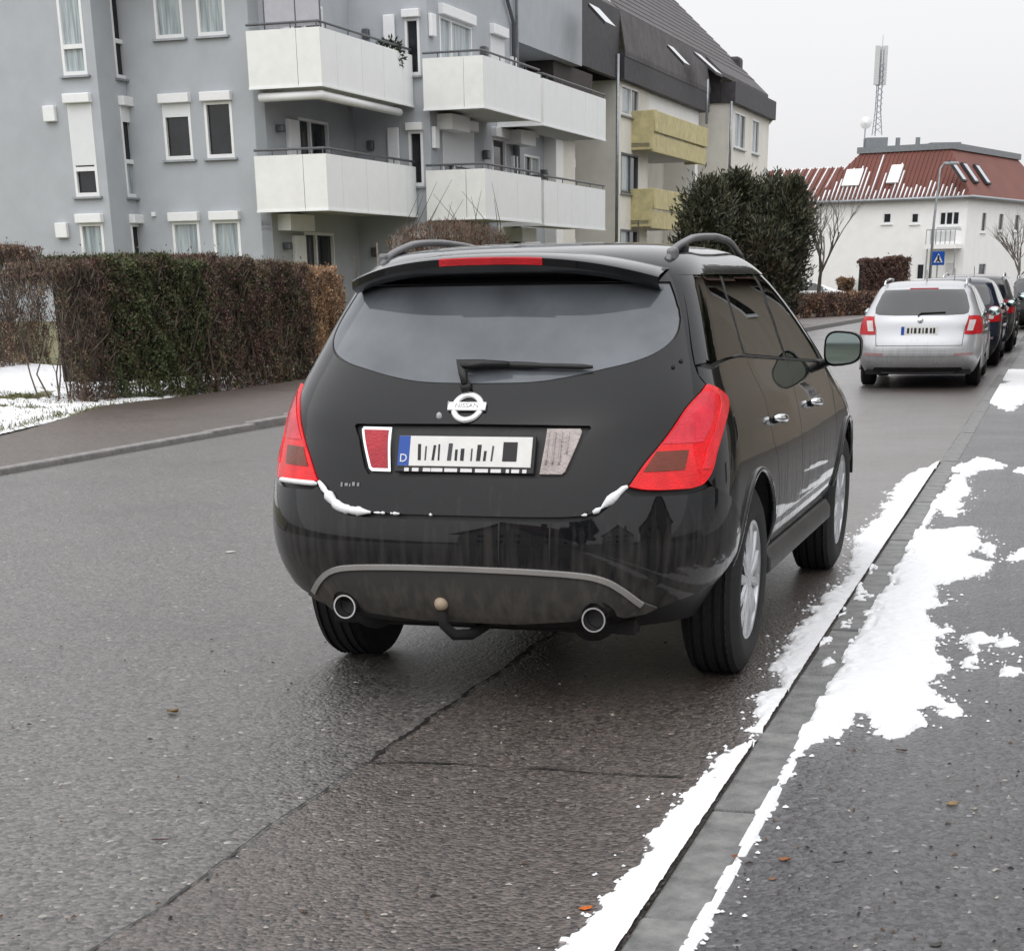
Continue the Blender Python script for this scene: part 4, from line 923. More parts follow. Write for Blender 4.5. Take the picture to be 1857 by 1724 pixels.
# --- tail lamps: housing and the coloured fields
for g,side in ((1,'right'),(-1,'left')):
    lamp=B.panel('tail_lamp',tail,REDL,suv,signs=(g,),off=.014,h=.02,gap=.003,thick=.03)
    amb=crv(B.R([(.652,.885),(.690,.955)]),2)+crv(B.D([(-.715,.955),(-.757,.886)]),2)
    B.panel('indicator_lens',inset(amb,.002),AMBER,lamp,signs=(g,),off=.0165,h=.02,thick=0)
    up=crv(B.R([(.700,.975),(.755,1.070),(.80,1.145)]),3)+crv(B.D([(-.49,1.148),(-.57,1.06),(-.66,.972)]),3)
    B.panel('upper_lens',inset(up,.004),REDP,lamp,signs=(g,),off=.0160,h=.02,thick=0)
    edge=crv(B.D([(-.455,1.138),(-.405,1.105),(-.515,1.028),(-.60,.954),(-.665,.885)]),4)
    edge2=crv(B.D([(-.70,.885),(-.645,.957),(-.565,1.035),(-.49,1.10),(-.475,1.135)]),4)
    B.panel('edge_lens',edge+edge2,lens_mat('tail_lamp_edge',(.75,.02,.03),rough=.03),lamp,signs=(g,),off=.018,h=.02,thick=.004)
# --- rear bumper and its grey lower valance
arR=[q for q in arch(0.,40,a0=math.pi*.45,a1=math.pi+.05) ]
bot=B.R([(0,.395),(.3,.395),(.55,.398),(.70,.402),(.78,.43)])
bx=B.D([(-.60,.47),(-.435,.56),(-.43,.60)])
bm_half=bot+bx+B.D([(-.42,.63),(-.47,.70),(-.56,.775),(-.63,.806),(-.68,.826)])+B.R([(.80,.806),(.72,.806),(.625,.808)])+[ (u,v-.014) for u,v in seamb[::-1]]
bm_half=bm_half[:-1]+[(0,seamb[0][1]-.014)]
bumper=bm_half+[(-u,v) for u,v in bm_half[::-1] if abs(u)>1e-6]
bp=B.panel('rear_bumper',bumper,BLK,suv,off=.016,h=.03,gap=.002,thick=.045)
vt=crv(B.R([(0,.563),(.25,.560),(.45,.549),(.54,.530),(.60,.495),(.66,.438),(.70,.412)]),5)
vb=B.R([(.66,.392),(.585,.380)])+B.R([(.505+.062*math.cos(a),.385+.062*math.sin(a)) for a in np.linspace(.05,math.pi-.05,9)])+B.R([(.42,.370),(.2,.352),(0,.352)])
val=vt+vb;valance=val+[(-u,v) for u,v in val[::-1] if abs(u)>1e-6]
B.panel('valance',valance,GREYP,suv,off=.026,h=.025,thick=.05)
vl=suv.children[-1]
hil=[(u,v) for u,v in vt[:-5]];hilp=hil+[(u*.985,v-.017) for u,v in hil[::-1]]
B.make('valance_highlight',[B.raw(hilp,off=.034,h=.02,thick=.012,sign=g) for g in (1,-1)],pbr('highlight_plastic',(.30,.29,.28),rough=.35,var=.1,coat=.3),vl)  # paler strip: highlight of the valance's curved edge put into the colour
for x in (.155,.345):
    q=B.R([(x-.003,.572),(x+.003,.572),(x+.003,.722),(x-.003,.722)])
    B.make('bumper_seam',[B.raw(q,off=.0185,h=.03,thick=.002)],INK,bp)
for k,(x,w_) in enumerate([(-.26,.006),(-.05,.006),(.10,.005),(.2,.006)]):
    pass
# --- side panels
belt=lambda y: 1.243-.055*max(0,y-.1)
topz=lambda y: 1.553
def bl(y0,y1,n=10): return [(y,belt(y)) for y in np.linspace(y0,y1,n)]
doorR=[(.50,.585),(.50,.66),(.45,.81),(.385,.90),(.345,1.0),(.335,1.08),(.262,1.19),(.25,belt(.25))]
doorB=[(1.19,.45),(1.17,.63),(1.12,.83),(1.10,1.03),(1.17,belt(1.17))]
doorF=[(2.36,.45),(2.33,.70),(2.30,.9),(2.28,1.0),(2.22,belt(2.22))]
sillz=.45
for g,side in ((1,'right'),(-1,'left')):
    quarter=crv(B.D([(-.385,.822)]+[(-.37,.80)]),2)+[] 
    q=B.D(arch(0,30,a0=.42,a1=math.pi-.62)[::-1])        # over the wheel, rear to front
    qp=B.D([(-.56,.778),(-.47,.703),(-.42,.634)])+q+B.D([(.50,.585)])+crv(B.D(doorR),4)[1:]+B.D(bl(.25,-.10,6)[1:])+crv(B.D([(-.10,belt(0)),(-.30,1.235),(-.42,1.222),(-.50,1.235)]),4)[1:]+[shutD[4]]+[shutD[0]]+[p_ for p_ in tl_out[5:] if p_[0]>B.uy(-.70,.836)]
    # lower edge of the lamp back to the bumper corner
    qp=[p_ for p_ in qp if True]
    qp=[p_ for p_ in qp]+B.D([(-.66,.812)])
    B.panel('quarter_panel',qp,BLK,suv,signs=(g,),off=.004,h=.03,gap=.003,thick=.012)
    dr=crv(B.D(doorR),4)[::-1]+B.D([(.52,.52),(.60,sillz)])+B.D([(.9,sillz)])+crv(B.D(doorB),4)+B.D(bl(1.17,.25,8)[1:-1])
    d1=B.panel('rear_door',dr,BLK,suv,signs=(g,),off=.004,h=.035,gap=.003,thick=.012)
    df=crv(B.D(doorB),4)[::-1]+crv(B.D(doorF),4)+B.D(bl(2.22,1.17,9)[1:-1])
    d2=B.panel('front_door',df,BLK,suv,signs=(g,),off=.004,h=.035,gap=.003,thick=.012)
    fe=crv(B.D(doorF),4)[::-1]+B.D(arch(2.825,26,a0=.15,a1=math.pi-.16)[::-1])+B.D([(3.28,.50),(3.36,.62),(3.42,.80),(3.30,.90),(3.0,.985),(2.6,1.065),(2.40,1.10)])
    B.panel('front_fender',fe,BLK,suv,signs=(g,),off=.004,h=.035,gap=.003,thick=.012)
    # wheel-arch lips
    for yc in (0.,2.825):
        b_=MB();pts=[]
        for y,z in arch(yc,40,a0=.02,a1=math.pi-.28):
            P,Nn=S.ev([B.uy(y,z)],[B.vz(z)],.006);pts.append(P[0]*[g,1,1])
        b_.tube(pts,.013,8);b_.build('arch_lip',BLK,suv,smooth=True)
    # door handles
    for d_,y0 in ((d1,.49),(d2,1.53)):
        pts=[]
        for k in range(9):
            t=k/8;y=y0-.09+.18*t;z=.985-.02*t
            P,Nn=S.ev([B.uy(y,z)],[B.vz(z)],.012+.030*math.sin(math.pi*t)**.5);pts.append(P[0]*[g,1,1])
        b_=MB();b_.tube(pts,[.010]+[.016]*7+[.010],10);b_.build('door_handle',CHROME,d_,smooth=True)
    # side windows
    qg=crv(B.D([(-.415,1.252),(-.36,1.335),(-.25,1.46),(-.165,1.54)]),4)+B.D([(.05,1.553),(.30,1.555)])+B.D([(.262,1.48),(.245,1.33),(.232,belt(.23)+.012)])+B.D(bl(.1,-.10,4))+crv(B.D([(-.10,belt(0)+.004),(-.28,1.243),(-.36,1.238)]),3)
    B.panel('quarter_window',qg,PRIV,suv,signs=(g,),off=-.002,h=.035,gap=.004,thick=.005)
    rg=B.D([(.275,belt(.27)+.012),(.285,1.33),(.305,1.48),(.345,1.556),(.7,1.562),(1.02,1.562),(1.10,1.42),(1.135,1.28),(1.15,belt(1.15)+.012),(.8,belt(.8)+.012)])
    B.panel('rear_door_window',rg,PRIV,suv,signs=(g,),off=-.002,h=.04,gap=.004,thick=.005)
    fg=B.D([(1.205,belt(1.2)+.012),(1.19,1.29),(1.165,1.42),(1.10,1.562),(1.36,1.548),(1.62,1.475),(1.88,1.36),(2.08,1.245),(2.18,belt(2.18)+.012),(1.7,belt(1.7)+.012)])
    B.panel('front_door_window',fg,FRONTG,suv,signs=(g,),off=-.002,h=.04,gap=.004,thick=.005)
    for y0,z0,y1,z1 in ((.318,1.556,.250,belt(.25)),(1.06,1.566,1.18,belt(1.18))):
        pass
    # belt moulding
    pts=[]
    for y in np.linspace(-.05,2.2,40):
        P,Nn=S.ev([B.uy(y,belt(y)+.004)],[B.vz(belt(y)+.004)],.006);pts.append(P[0]*[g,1,1])
    b_=MB();b_.tube(pts,.0045,6);b_.build('belt_moulding',TRIM,suv,smooth=True)
    # sill cladding
    b_=MB();pr=[(.90,.44),(.925,.40),(.925,.345),(.89,.32),(.80,.30),(.80,.44)]
    V=[];ys=np.linspace(.47,2.36,10)
    for y in ys: V+=[(g*x,y,z) for x,z in pr]
    b_.add(V,[(i*6+j,i*6+(j+1)%6,(i+1)*6+(j+1)%6,(i+1)*6+j) for i in range(9) for j in range(6)]+[tuple(range(6)),tuple(range(54,60))])
    b_.build('sill',pbr('sill_dark',(.045,.044,.043),rough=.5,var=.3,vs=6),suv,auto=.6,bevel=.008)
    # door mirror
    mr=empty('door_mirror',(g*.872,2.06,1.155));mr.parent=suv
    b_=MB();n=14;V=[]
    for k,(dy,s_) in enumerate([(-.085,.96),(-.075,1.0),(-.02,.98),(.04,.86),(.085,.6),(.105,.25)]):
        for j in range(24):
            a=2*math.pi*j/24;cx=abs(math.cos(a))**.62*math.copysign(1,math.cos(a));cz=abs(math.sin(a))**.62*math.copysign(1,math.sin(a))
            V.append((g*(.120+.092*cx*s_),dy+.02*cx,.05+.082*cz*s_*(1-.10*cx)))
    F=[(i*24+j,i*24+(j+1)%24,(i+1)*24+(j+1)%24,(i+1)*24+j) for i in range(5) for j in range(24)]+[tuple(range(120,144))]
    b_.add(V,F);b_.build('mirror_housing',BLK,mr,auto=1.2)
    b_=MB();V=[(g*.120,-.083,.05)]
    for j in range(24):
        a=2*math.pi*j/24;cx=abs(math.cos(a))**.62*math.copysign(1,math.cos(a));cz=abs(math.sin(a))**.62*math.copysign(1,math.sin(a));V.append((g*(.120+.082*cx),-.083+.02*cx,.05+.071*cz*(1-.10*cx)))
    b_.add(V,[(0,1+j,1+(j+1)%24) for j in range(24)]);b_.build('mirror_glass',pbr('mirror',(.50,.62,.62),rough=.02,metal=1.,var=.05),mr)
    b_=MB();V=[]
    for s_,(x,y,z,ry,rz) in enumerate([(-.03,.03,-.035,.05,.035),(.0,.01,-.03,.04,.026),(.05,-.01,-.012,.035,.022)]):
        for j in range(10):
            a=2*math.pi*j/10;V.append((g*x,y+ry*math.cos(a),z+rz*math.sin(a)))
    b_.add(V,[(i*10+j,i*10+(j+1)%10,(i+1)*10+(j+1)%10,(i+1)*10+j) for i in range(2) for j in range(10)]);b_.build('mirror_foot',TRIM,mr,smooth=True)
    # roof rail
    b_=MB();pts=[]
    for t in np.linspace(0,1,26):
        y=-.20+1.62*t;base=float(np.interp(y,[-.3,-.1,.2,.6,1.0,1.25,1.45],[1.585,1.622,1.648,1.655,1.642,1.612,1.58]))
        h=.050*min(1,(math.sin(math.pi*min(max(t,0.),1.)))**.42*1.05)
        pts.append((g*(.598-.012*math.cos(t*6.28)),y,base-.008+h))
    b_.tube(pts,.014,10);RAIL=pbr('rail_grey',(.17,.17,.18),rough=.4,metal=.3,var=.15);rl=b_.build('roof_rail',RAIL,suv,smooth=True)
    for y in (-.13,.06,1.25):
        b_=MB();base=float(np.interp(y,[-.3,-.1,.2,.6,1.0,1.25,1.45],[1.585,1.622,1.648,1.655,1.642,1.612,1.58]))
        b_.box((g*.575,y-.045 if y<0 else y-.02,base-.02),(g*.612,y+.03 if y<0 else y+.02,base+.030));b_.build('rail_foot',RAIL if y<0 else TRIM,rl,bevel=.012)
# --- roof, windscreen, bonnet, front
vroof=B.vz(1.546)
B.make('roof',B.grid(vroof,99,.003),BLK,suv)
ws=B.D([(2.76,1.10),(2.52,1.20),(2.28,1.30)])
wpoly=[(B.uy(2.50,1.10)+.0,B.vz(1.10)),(S.u[-1],B.vz(1.10)),(S.u[-1],B.vz(1.545)),(S.UR+S.US+.28,B.vz(1.545)),(S.UR+S.US+.25,B.vz(1.3)),(S.UR+S.US+.18,B.vz(1.10))]
wpoly=wpoly[1:]
B.panel('windscreen',wpoly,FRONTG,suv,signs=(1,-1),off=0,h=.05,thick=.004)
hp=B.D([(2.42,1.095),(2.6,1.075),(3.0,.995),(3.30,.91)])+[(B.uy(3.42,.81),B.vz(.81)),(S.u[-1],B.vz(.81)),(S.u[-1],B.vz(1.085))]
B.panel('bonnet',hp,BLK,suv,signs=(1,-1),off=.004,h=.05,thick=.012)
fbp=B.D([(3.28,.49),(3.36,.615),(3.42,.795)])+[(S.u[-1],B.vz(.795)),(S.u[-1],B.vz(.32)),(B.uy(3.33,.34),B.vz(.34))]
B.panel('front_bumper',fbp,BLK,suv,signs=(1,-1),off=.004,h=.05,thick=.012)
# --- dark inner shell, floor, wheel wells
def keep(P,u,v):
    x,y,z=P
    if any((y-a)**2+(z-b)**2<(AR+.012)**2 for a,b in WELL): return False
    if z>1.565: return False
    if z>1.20 and u>.93 and z>belt(y)-.0 and y<2.3: return False
    if u<.80 and z>1.19 and pip(glass_in,np.array([[u,v]]))[0]: return False
    if z>1.09 and u>S.UR+S.US+.15: return False
    return True
B.make('inner_shell',B.grid(0,99,-.014,keep),TRIM,suv)
# pillars between the side windows
for g in (1,-1):
    for nm,pl in (('rear_pillar',[(.225,belt(.2)),(.24,1.33),(.255,1.48),(.29,1.57),(.36,1.57),(.312,1.48),(.292,1.33),(.282,belt(.28))]),('middle_pillar',[(1.14,belt(1.14)),(1.125,1.28),(1.09,1.42),(1.01,1.57),(1.115,1.57),(1.175,1.42),(1.20,1.28),(1.215,belt(1.2))]),
        ('front_pillar',[(2.17,belt(2.17)),(2.07,1.235),(1.87,1.35),(1.61,1.465),(1.35,1.538),(1.38,1.57),(1.60,1.55),(1.75,1.50),(2.02,1.39),(2.27,1.27),(2.45,1.16),(2.42,1.10),(2.3,1.10)]),
        ('tail_pillar',[(-.50,1.24),(-.44,1.32),(-.325,1.45),(-.235,1.56),(-.15,1.56),(-.175,1.53),(-.26,1.45),(-.37,1.325),(-.43,1.245)])):
        B.panel(nm,B.D(pl),TRIM if nm!='tail_pillar' else BLK,suv,signs=(g,),off=-.004 if nm!='tail_pillar' else .003,h=.04,thick=.01)
b_=MB();b_.box((-.80,.45,.30),(.80,2.4,.34));b_.box((-.57,-.62,.31),(.57,3.3,.36));
b_.build('floor_pan',UNDER,suv)
for g in (1,-1):
    for yc in (0,2.825):
        b_=MB();n_=24;aa=np.linspace(.22,math.pi-.34,n_)
        V=[(g*x_,yc+r_*math.cos(a),.385+r_*math.sin(a)) for x_,r_ in ((.925,AR+.012),(.58,AR+.02)) for a in aa]+[(g*.58,yc,.33)]
        b_.add(V,[(i,i+1,n_+i+1,n_+i) for i in range(n_-1)]+[(n_+i,n_+i+1,2*n_) for i in range(n_-1)]);b_.build('wheel_well',UNDER,suv)
# interior: seats and headrests seen dimly
SEAT=pbr('seat_cloth',(.05,.05,.052),rough=.9,var=.2)
for x,y,w_ in ((-.38,1.55,.25),(.38,1.55,.25),(-.36,.55,.30),(.36,.55,.30)):
    st_=empty('seat',(x,y,0));st_.parent=suv
    b_=MB();b_.box((-w_,-.12,.75),(w_,.02,1.22));b_.build('backrest',SEAT,st_,bevel=.05)
    b_=MB();b_.box((-.13,-.13,1.25),(.13,-.04,1.42));b_.build('headrest',SEAT,st_,bevel=.04)
    b_=MB();b_.box((-w_,0,.60),(w_,.5,.76));b_.build('cushion',SEAT,st_,bevel=.05)
b_=MB();b_.box((-.75,2.1,.8),(.75,2.55,1.08));b_.build('dashboard',TRIM,suv,bevel=.06)
b_=MB();b_.lathe([(.0,.18),(.02,.19),(.0,.20),(-.02,.19)],24,'y',(-.38,1.98,1.05),close=True);b_.build('steering_wheel',TRIM,suv,smooth=True)
b_=MB();b_.box((-.62,-.58,.55),(.62,.3,.95));b_.build('boot_floor',TRIM,suv)
# --- wheels
wh=make_wheel('wheel',.381,.235,.232,suv);wh.location=(.81,0,.381)
for x,y,rz in ((.805,2.825,0),(-.81,0,math.pi),(-.805,2.825,math.pi)): child_copy(wh,suv,(x,y,.381),rz)
wh.rotation_euler=(.35,0,0)
# --- roof spoiler with high brake light
n=41;xs=np.linspace(-.612,.612,n);V=[]
for x in xs:
    a=abs(x)/.612;ty=-.628+.175*a**3.2;tz=1.622-.075*a**2.6
    ry=-.30+.06*a**2;k=int(np.argmin(abs(S.P[:,0,2]-1.6)))
    rz=1.640-.066*a**2.6
    rows_=[(ry+.16,rz+.006-.010*a),(ry,rz),(ry*.55+ty*.45,(rz*.5+tz*.5)+.008),(ty+.02,tz+.004),(ty,tz-.004),(ty+.004,tz-.030),(ty+.05,tz-.048),(ty*.45-.43*.55+.16*a**3,1.552-.034*a**3),(-.40+.15*a**3,1.545-.03*a**3)]
    V+=[(x,y,z) for y,z in rows_]
m_=9
F=[(i*m_+j,i*m_+j+1,(i+1)*m_+j+1,(i+1)*m_+j) for i in range(n-1) for j in range(m_-1)]
sp=MB();sp.add(V,F);spo=sp.build('roof_spoiler',BLK,suv,auto=.9)
V=[]
for x in np.linspace(-.185,.215,15):
    a=abs(x)/.612;ty=-.628+.175*a**3.2;tz=1.622-.075*a**2.6
    V+=[(x,ty-.003,tz-.002),(x,ty-.006,tz-.006),(x,ty-.004,tz-.028),(x,ty+.03,tz-.03),(x,ty+.03,tz)]
b_=MB();b_.add(V,[(i*5+j,i*5+(j+1)%5,(i+1)*5+(j+1)%5,(i+1)*5+j) for i in range(14) for j in range(5)]+[(0,1,2,3,4),(70,71,72,73,74)])
b_.build('high_brake_light',REDD,spo,auto=.5)
# --- number plate, reflector, reversing lamp, badge, wiper
def rear_frame(x,z,off=0.):
    P,Nn=S.ev([B.ux(x,z)],[B.vz(z)],off);P,Nn=P[0],Nn[0]
    X=np.array([1.,0,0]);X=X-Nn*(X@Nn);X/=np.linalg.norm(X);Yv=np.cross(Nn,X)
    return Matrix(((X[0],Yv[0],Nn[0],P[0]),(X[1],Yv[1],Nn[1],P[1]),(X[2],Yv[2],Nn[2],P[2]),(0,0,0,1)))
M=rear_frame(0,.958,.002)
def fm(v): return tuple(M@Vector(v))
pl=empty('number_plate',(0,0,0));pl.parent=suv
b_=MB();b_.box((-.272,-.076,-.014),(.272,.062,.000));b_.build('plate_holder',TRIM,pl,fn=fm,bevel=.004)
b_=MB();b_.box((-.26,-.055,.0),(.26,.055,.006));b_.build('plate_board',PLATE,pl,fn=fm,bevel=.002)
b_=MB();b_.box((-.259,-.054,.006),(-.214,.054,.0066));b_.build('country_band',PLATEB,pl,fn=fm)
text_mesh('country_letter','D',.042,WHITEP,pl,M@Matrix.Translation((-.2365,-.028,.0075)))
# the characters are smeared beyond reading in the photograph: blurred dark bars of the same widths
bars=[(-.175,.012,.8,-.2),(-.150,.006,.7,0),(-.118,.010,.75,.25),(-.098,.007,.8,-.1),(-.055,.016,.85,.15),(-.030,.010,.55,0),(-.006,.014,.6,0),(.030,.006,.6,0),(.058,.016,.8,.1),(.082,.010,.5,.2),(.110,.007,.75,.2)]
for k,(x,wd,hh,sk) in enumerate(bars):
    h2=.037*hh;b_=MB();b_.prism([(x-wd/2-sk*h2*.3,-.034),(x+wd/2-sk*h2*.3,-.034),(x+wd/2+sk*h2*.3,-.034+2*h2),(x-wd/2+sk*h2*.3,-.034+2*h2)],.0062,.0070);b_.build('plate_mark',pbr('plate_mark_grey',(.05,.05,.055),rough=.5) if k%3==1 else INK,pl,fn=fm)
b_=MB();b_.box((.150,-.034,.0062),(.205,.036,.0072));b_.build('plate_mark',INK,pl,fn=fm,bevel=.006)
for k,(x,wd) in enumerate([(-.235,.018),(-.20,.026),(-.155,.03),(-.115,.045),(-.06,.05),(.0,.045),(.06,.05),(.115,.04),(.16,.012),(.19,.03),(.225,.016)]):
    b_=MB();b_.box((x-wd/2+.012,-.0735,.0004),(x+wd/2+.012,-.0605,.0012));b_.build('holder_lettering',WHITEP,pl,fn=fm)
for g in (-1,1):
    q=B.R([(g*.29,.885),(g*.372,.885),(g*.384,.894),(g*.432,1.030),(g*.424,1.040),(g*.302,1.040)])
    if g<0: q=[(-u,v) for u,v in q]
    fr=B.panel('fog_lamp' if g<0 else 'reversing_lamp',q,CHROME if g<0 else CLEARL,suv,signs=(g,),off=.000,h=.02,gap=.001,thick=.02)
    if g<0:
        B.panel('fog_lens',inset(q,.012),lens_mat('fog_red',(.42,.02,.035),bs=120,bstr=.7),fr,signs=(g,),off=.003,h=.02,thick=.003)
    else:
        for xx in (.312,.336,.360,.384,.405):
            pts=[S.ev([B.ux(xx,z)],[B.vz(z)],.002)[0][0] for z in np.linspace(.90,1.028,8) if z>.90+max(0,xx-.368)*2.6]
            if len(pts)>2: b_=MB();b_.tube(pts,.0032,6);b_.build('lens_rib',CLEARL,fr,smooth=True)
MB_=rear_frame(-.012,1.105,.006)
def fb(v): return tuple(MB_@Vector(v))
bd=empty('maker_badge',(0,0,0));bd.parent=suv
BADGE=pbr('badge_chrome',(.80,.80,.81),rough=.28,metal=.6,var=.06)
b_=MB();V=[];n=48
for k in range(n):
    a=2*math.pi*k/n
    for r_,z_ in ((.040,0),(.042,.006),(.052,.010),(.062,.006),(.064,0)): V.append((r_*math.cos(a),r_*math.sin(a),z_))
b_.add(V,[(k*5+j,((k+1)%n)*5+j,((k+1)%n)*5+j+1,k*5+j+1) for k in range(n) for j in range(4)]);b_.build('badge_ring',BADGE,bd,fn=fb,auto=1.)
b_=MB();b_.box((-.074,-.017,0),(.074,.017,.0115));b_.build('badge_bar',BADGE,bd,fn=fb,bevel=.003)
text_mesh('badge_lettering','NISSAN',.026,pbr('badge_ink',(.28,.28,.29),rough=.5),bd,MB_@Matrix.Translation((0,0,.0122)),sx=1.05)
# splashes beside the badge (melting snow)
SNOWM=pbr('snow_clump',(.82,.83,.85),rough=.7,var=.04,vs=40,bump=.3,bs=120)
M2=rear_frame(-.60,.80,.004)
MM=rear_frame(-.46,.835,.0055)
for k,(x,wd) in enumerate(((-.040,.008),(-.022,.014),(-.002,.006),(.012,.012),(.034,.010))):
    b_=MB();b_.box((x,-.008+.002*(k%2),0),(x+wd,.008-.003*(k%3),.0012));b_.build('model_lettering',pbr('model_chrome',(.22,.22,.23),rough=.4,metal=.6),suv,fn=lambda v:tuple(MM@Vector(v)))
# wiper
wp=empty('rear_wiper',(0,0,0));wp.parent=suv
def rs(x,z,o): return S.ev([B.ux(x,z)],[B.vz(z)],o)[0][0]
b_=MB();b_.tube([rs(-.03,1.165,.0),rs(-.03,1.165,.035)],.02,12);b_.build('pivot',TRIM,wp,smooth=True)
arm=[rs(-.03,1.165,.033),rs(-.045,1.20,.040),rs(-.07,1.226,.043),rs(.02,1.231,.040),rs(.12,1.233,.034)]
b_=MB();b_.tube(arm,[.012,.018,.020,.015,.010],8);b_.build('arm',TRIM,wp,smooth=True)
b_=MB();pts=[rs(x,1.243-.012*(x/.43),.018) for x in np.linspace(-.065,.43,14)]
b_.tube(pts,[.012]+[.014]*7+[.011]*5+[.006],6);b_.build('blade',TRIM,wp,smooth=True)
# bump stops on the pillar edge
for x,z in ((.703,1.233),(.722,1.252)):
    P=rs(x,z,.006);b_=MB();b_.sphere(P,(.006,.008,.012),10,6);b_.build('bump_stop',INK,suv,smooth=True)
# exhaust tips and silencers
for x,z in ((-.498,.385),(.503,.375)):
    e=empty('exhaust',(0,0,0));e.parent=suv
    b_=MB();b_.lathe([(-.955,.040),(-.955,.046),(-.80,.046),(-.80,.038),(-.952,.038)],28,'y',(x,0,z-.005));b_.build('tail_pipe',CHROME,e,auto=.5)
    b_=MB();b_.lathe([(-.90,.037),(-.90,.001)],20,'y',(x,0,z-.005));b_.build('pipe_bore',INK,e)
    b_=MB();b_.lathe([(-.80,.03),(-.78,.10),(-.35,.11),(-.33,.02)],20,'y',(x*.9,0,z-.02));b_.build('silencer',UNDER,e,smooth=True)
# tow hitch
th=empty('tow_bar',(0,0,0));th.parent=suv
b_=MB();b_.box((-.62,-.78,.285),(.62,-.70,.345));b_.build('cross_beam',UNDER,th,bevel=.006)
b_=MB();b_.tube([(.03,-.74,.315),(.03,-.82,.305),(.0,-.90,.285),(-.05,-.95,.29),(-.082,-.975,.33),(-.088,-.98,.385)],[.024,.022,.022,.021,.019,.017],12);b_.build('swan_neck',UNDER,th,smooth=True)
b_=MB();b_.sphere((-.088,-.98,.412),.027,20,12);b_.build('hitch_ball',pbr('ball_cap',(.42,.33,.24),rough=.5,var=.1),th,smooth=True)
b_=MB();b_.tube([(.04,-.80,.33),(.16,-.83,.335)],.022,10);b_.tube([(.15,-.83,.335),(.158,-.86,.335)],.026,10);b_.build('lock_handle',UNDER,th,smooth=True)
b_=MB();b_.tube([(-.70,0,.30),(.70,0,.30)],.035,10);b_.tube([(-.5,.1,.28),(-.2,.6,.27)],.03,8);b_.tube([(.5,.1,.28),(.2,.6,.27)],.03,8);b_.build('rear_axle',UNDER,suv,smooth=True)
# ================================================================== the other parked cars
EST=[(.22,.78,-.90,.4,3.2,3.32,.6,2.6),(.32,.835,-1.0,.4,3.3,3.42,.6,2.6),(.42,.868,-1.055,.4,3.4,3.47,.65,2.6),(.52,.880,-1.075,.4,3.4,3.49,.7,2.6),(.62,.884,-1.065,.4,3.4,3.47,.75,2.6),(.72,.883,-1.03,.38,3.5,3.40,.8,2.6),(.82,.876,-1.005,.36,3.5,3.22,.85,2.7),(.92,.86,-.985,.36,3.5,2.80,.8,2.8),(.99,.835,-.95,.36,3.5,2.50,.7,3.0),(1.08,.79,-.88,.36,3.5,2.22,.6,3.0),(1.18,.745,-.79,.36,3.4,1.92,.55,3.0),(1.28,.70,-.70,.36,3.3,1.60,.5,3.0),(1.36,.655,-.60,.38,3.2,1.28,.5,3.0),(1.41,.60,-.47,.38,3.0,1.05,.45,3.0),(1.44,.50,-.30,.36,2.9,.9,.4,2.8),(1.457,.33,0.,.25,2.6,.75,.3,2.6),(1.462,.1,.28,.07,2.4,.5,.07,2.4)]
ES=Surf(EST,US=2.4,bow=.04,taper=.015,ymid=1.2,yh=2.3,nv=90,nu=(46,60,34));EB=Body(ES)
GLD=pbr('car_glass_dark',(.012,.014,.017),rough=.02,spec=.8,var=.3,vs=2,coat=.6)
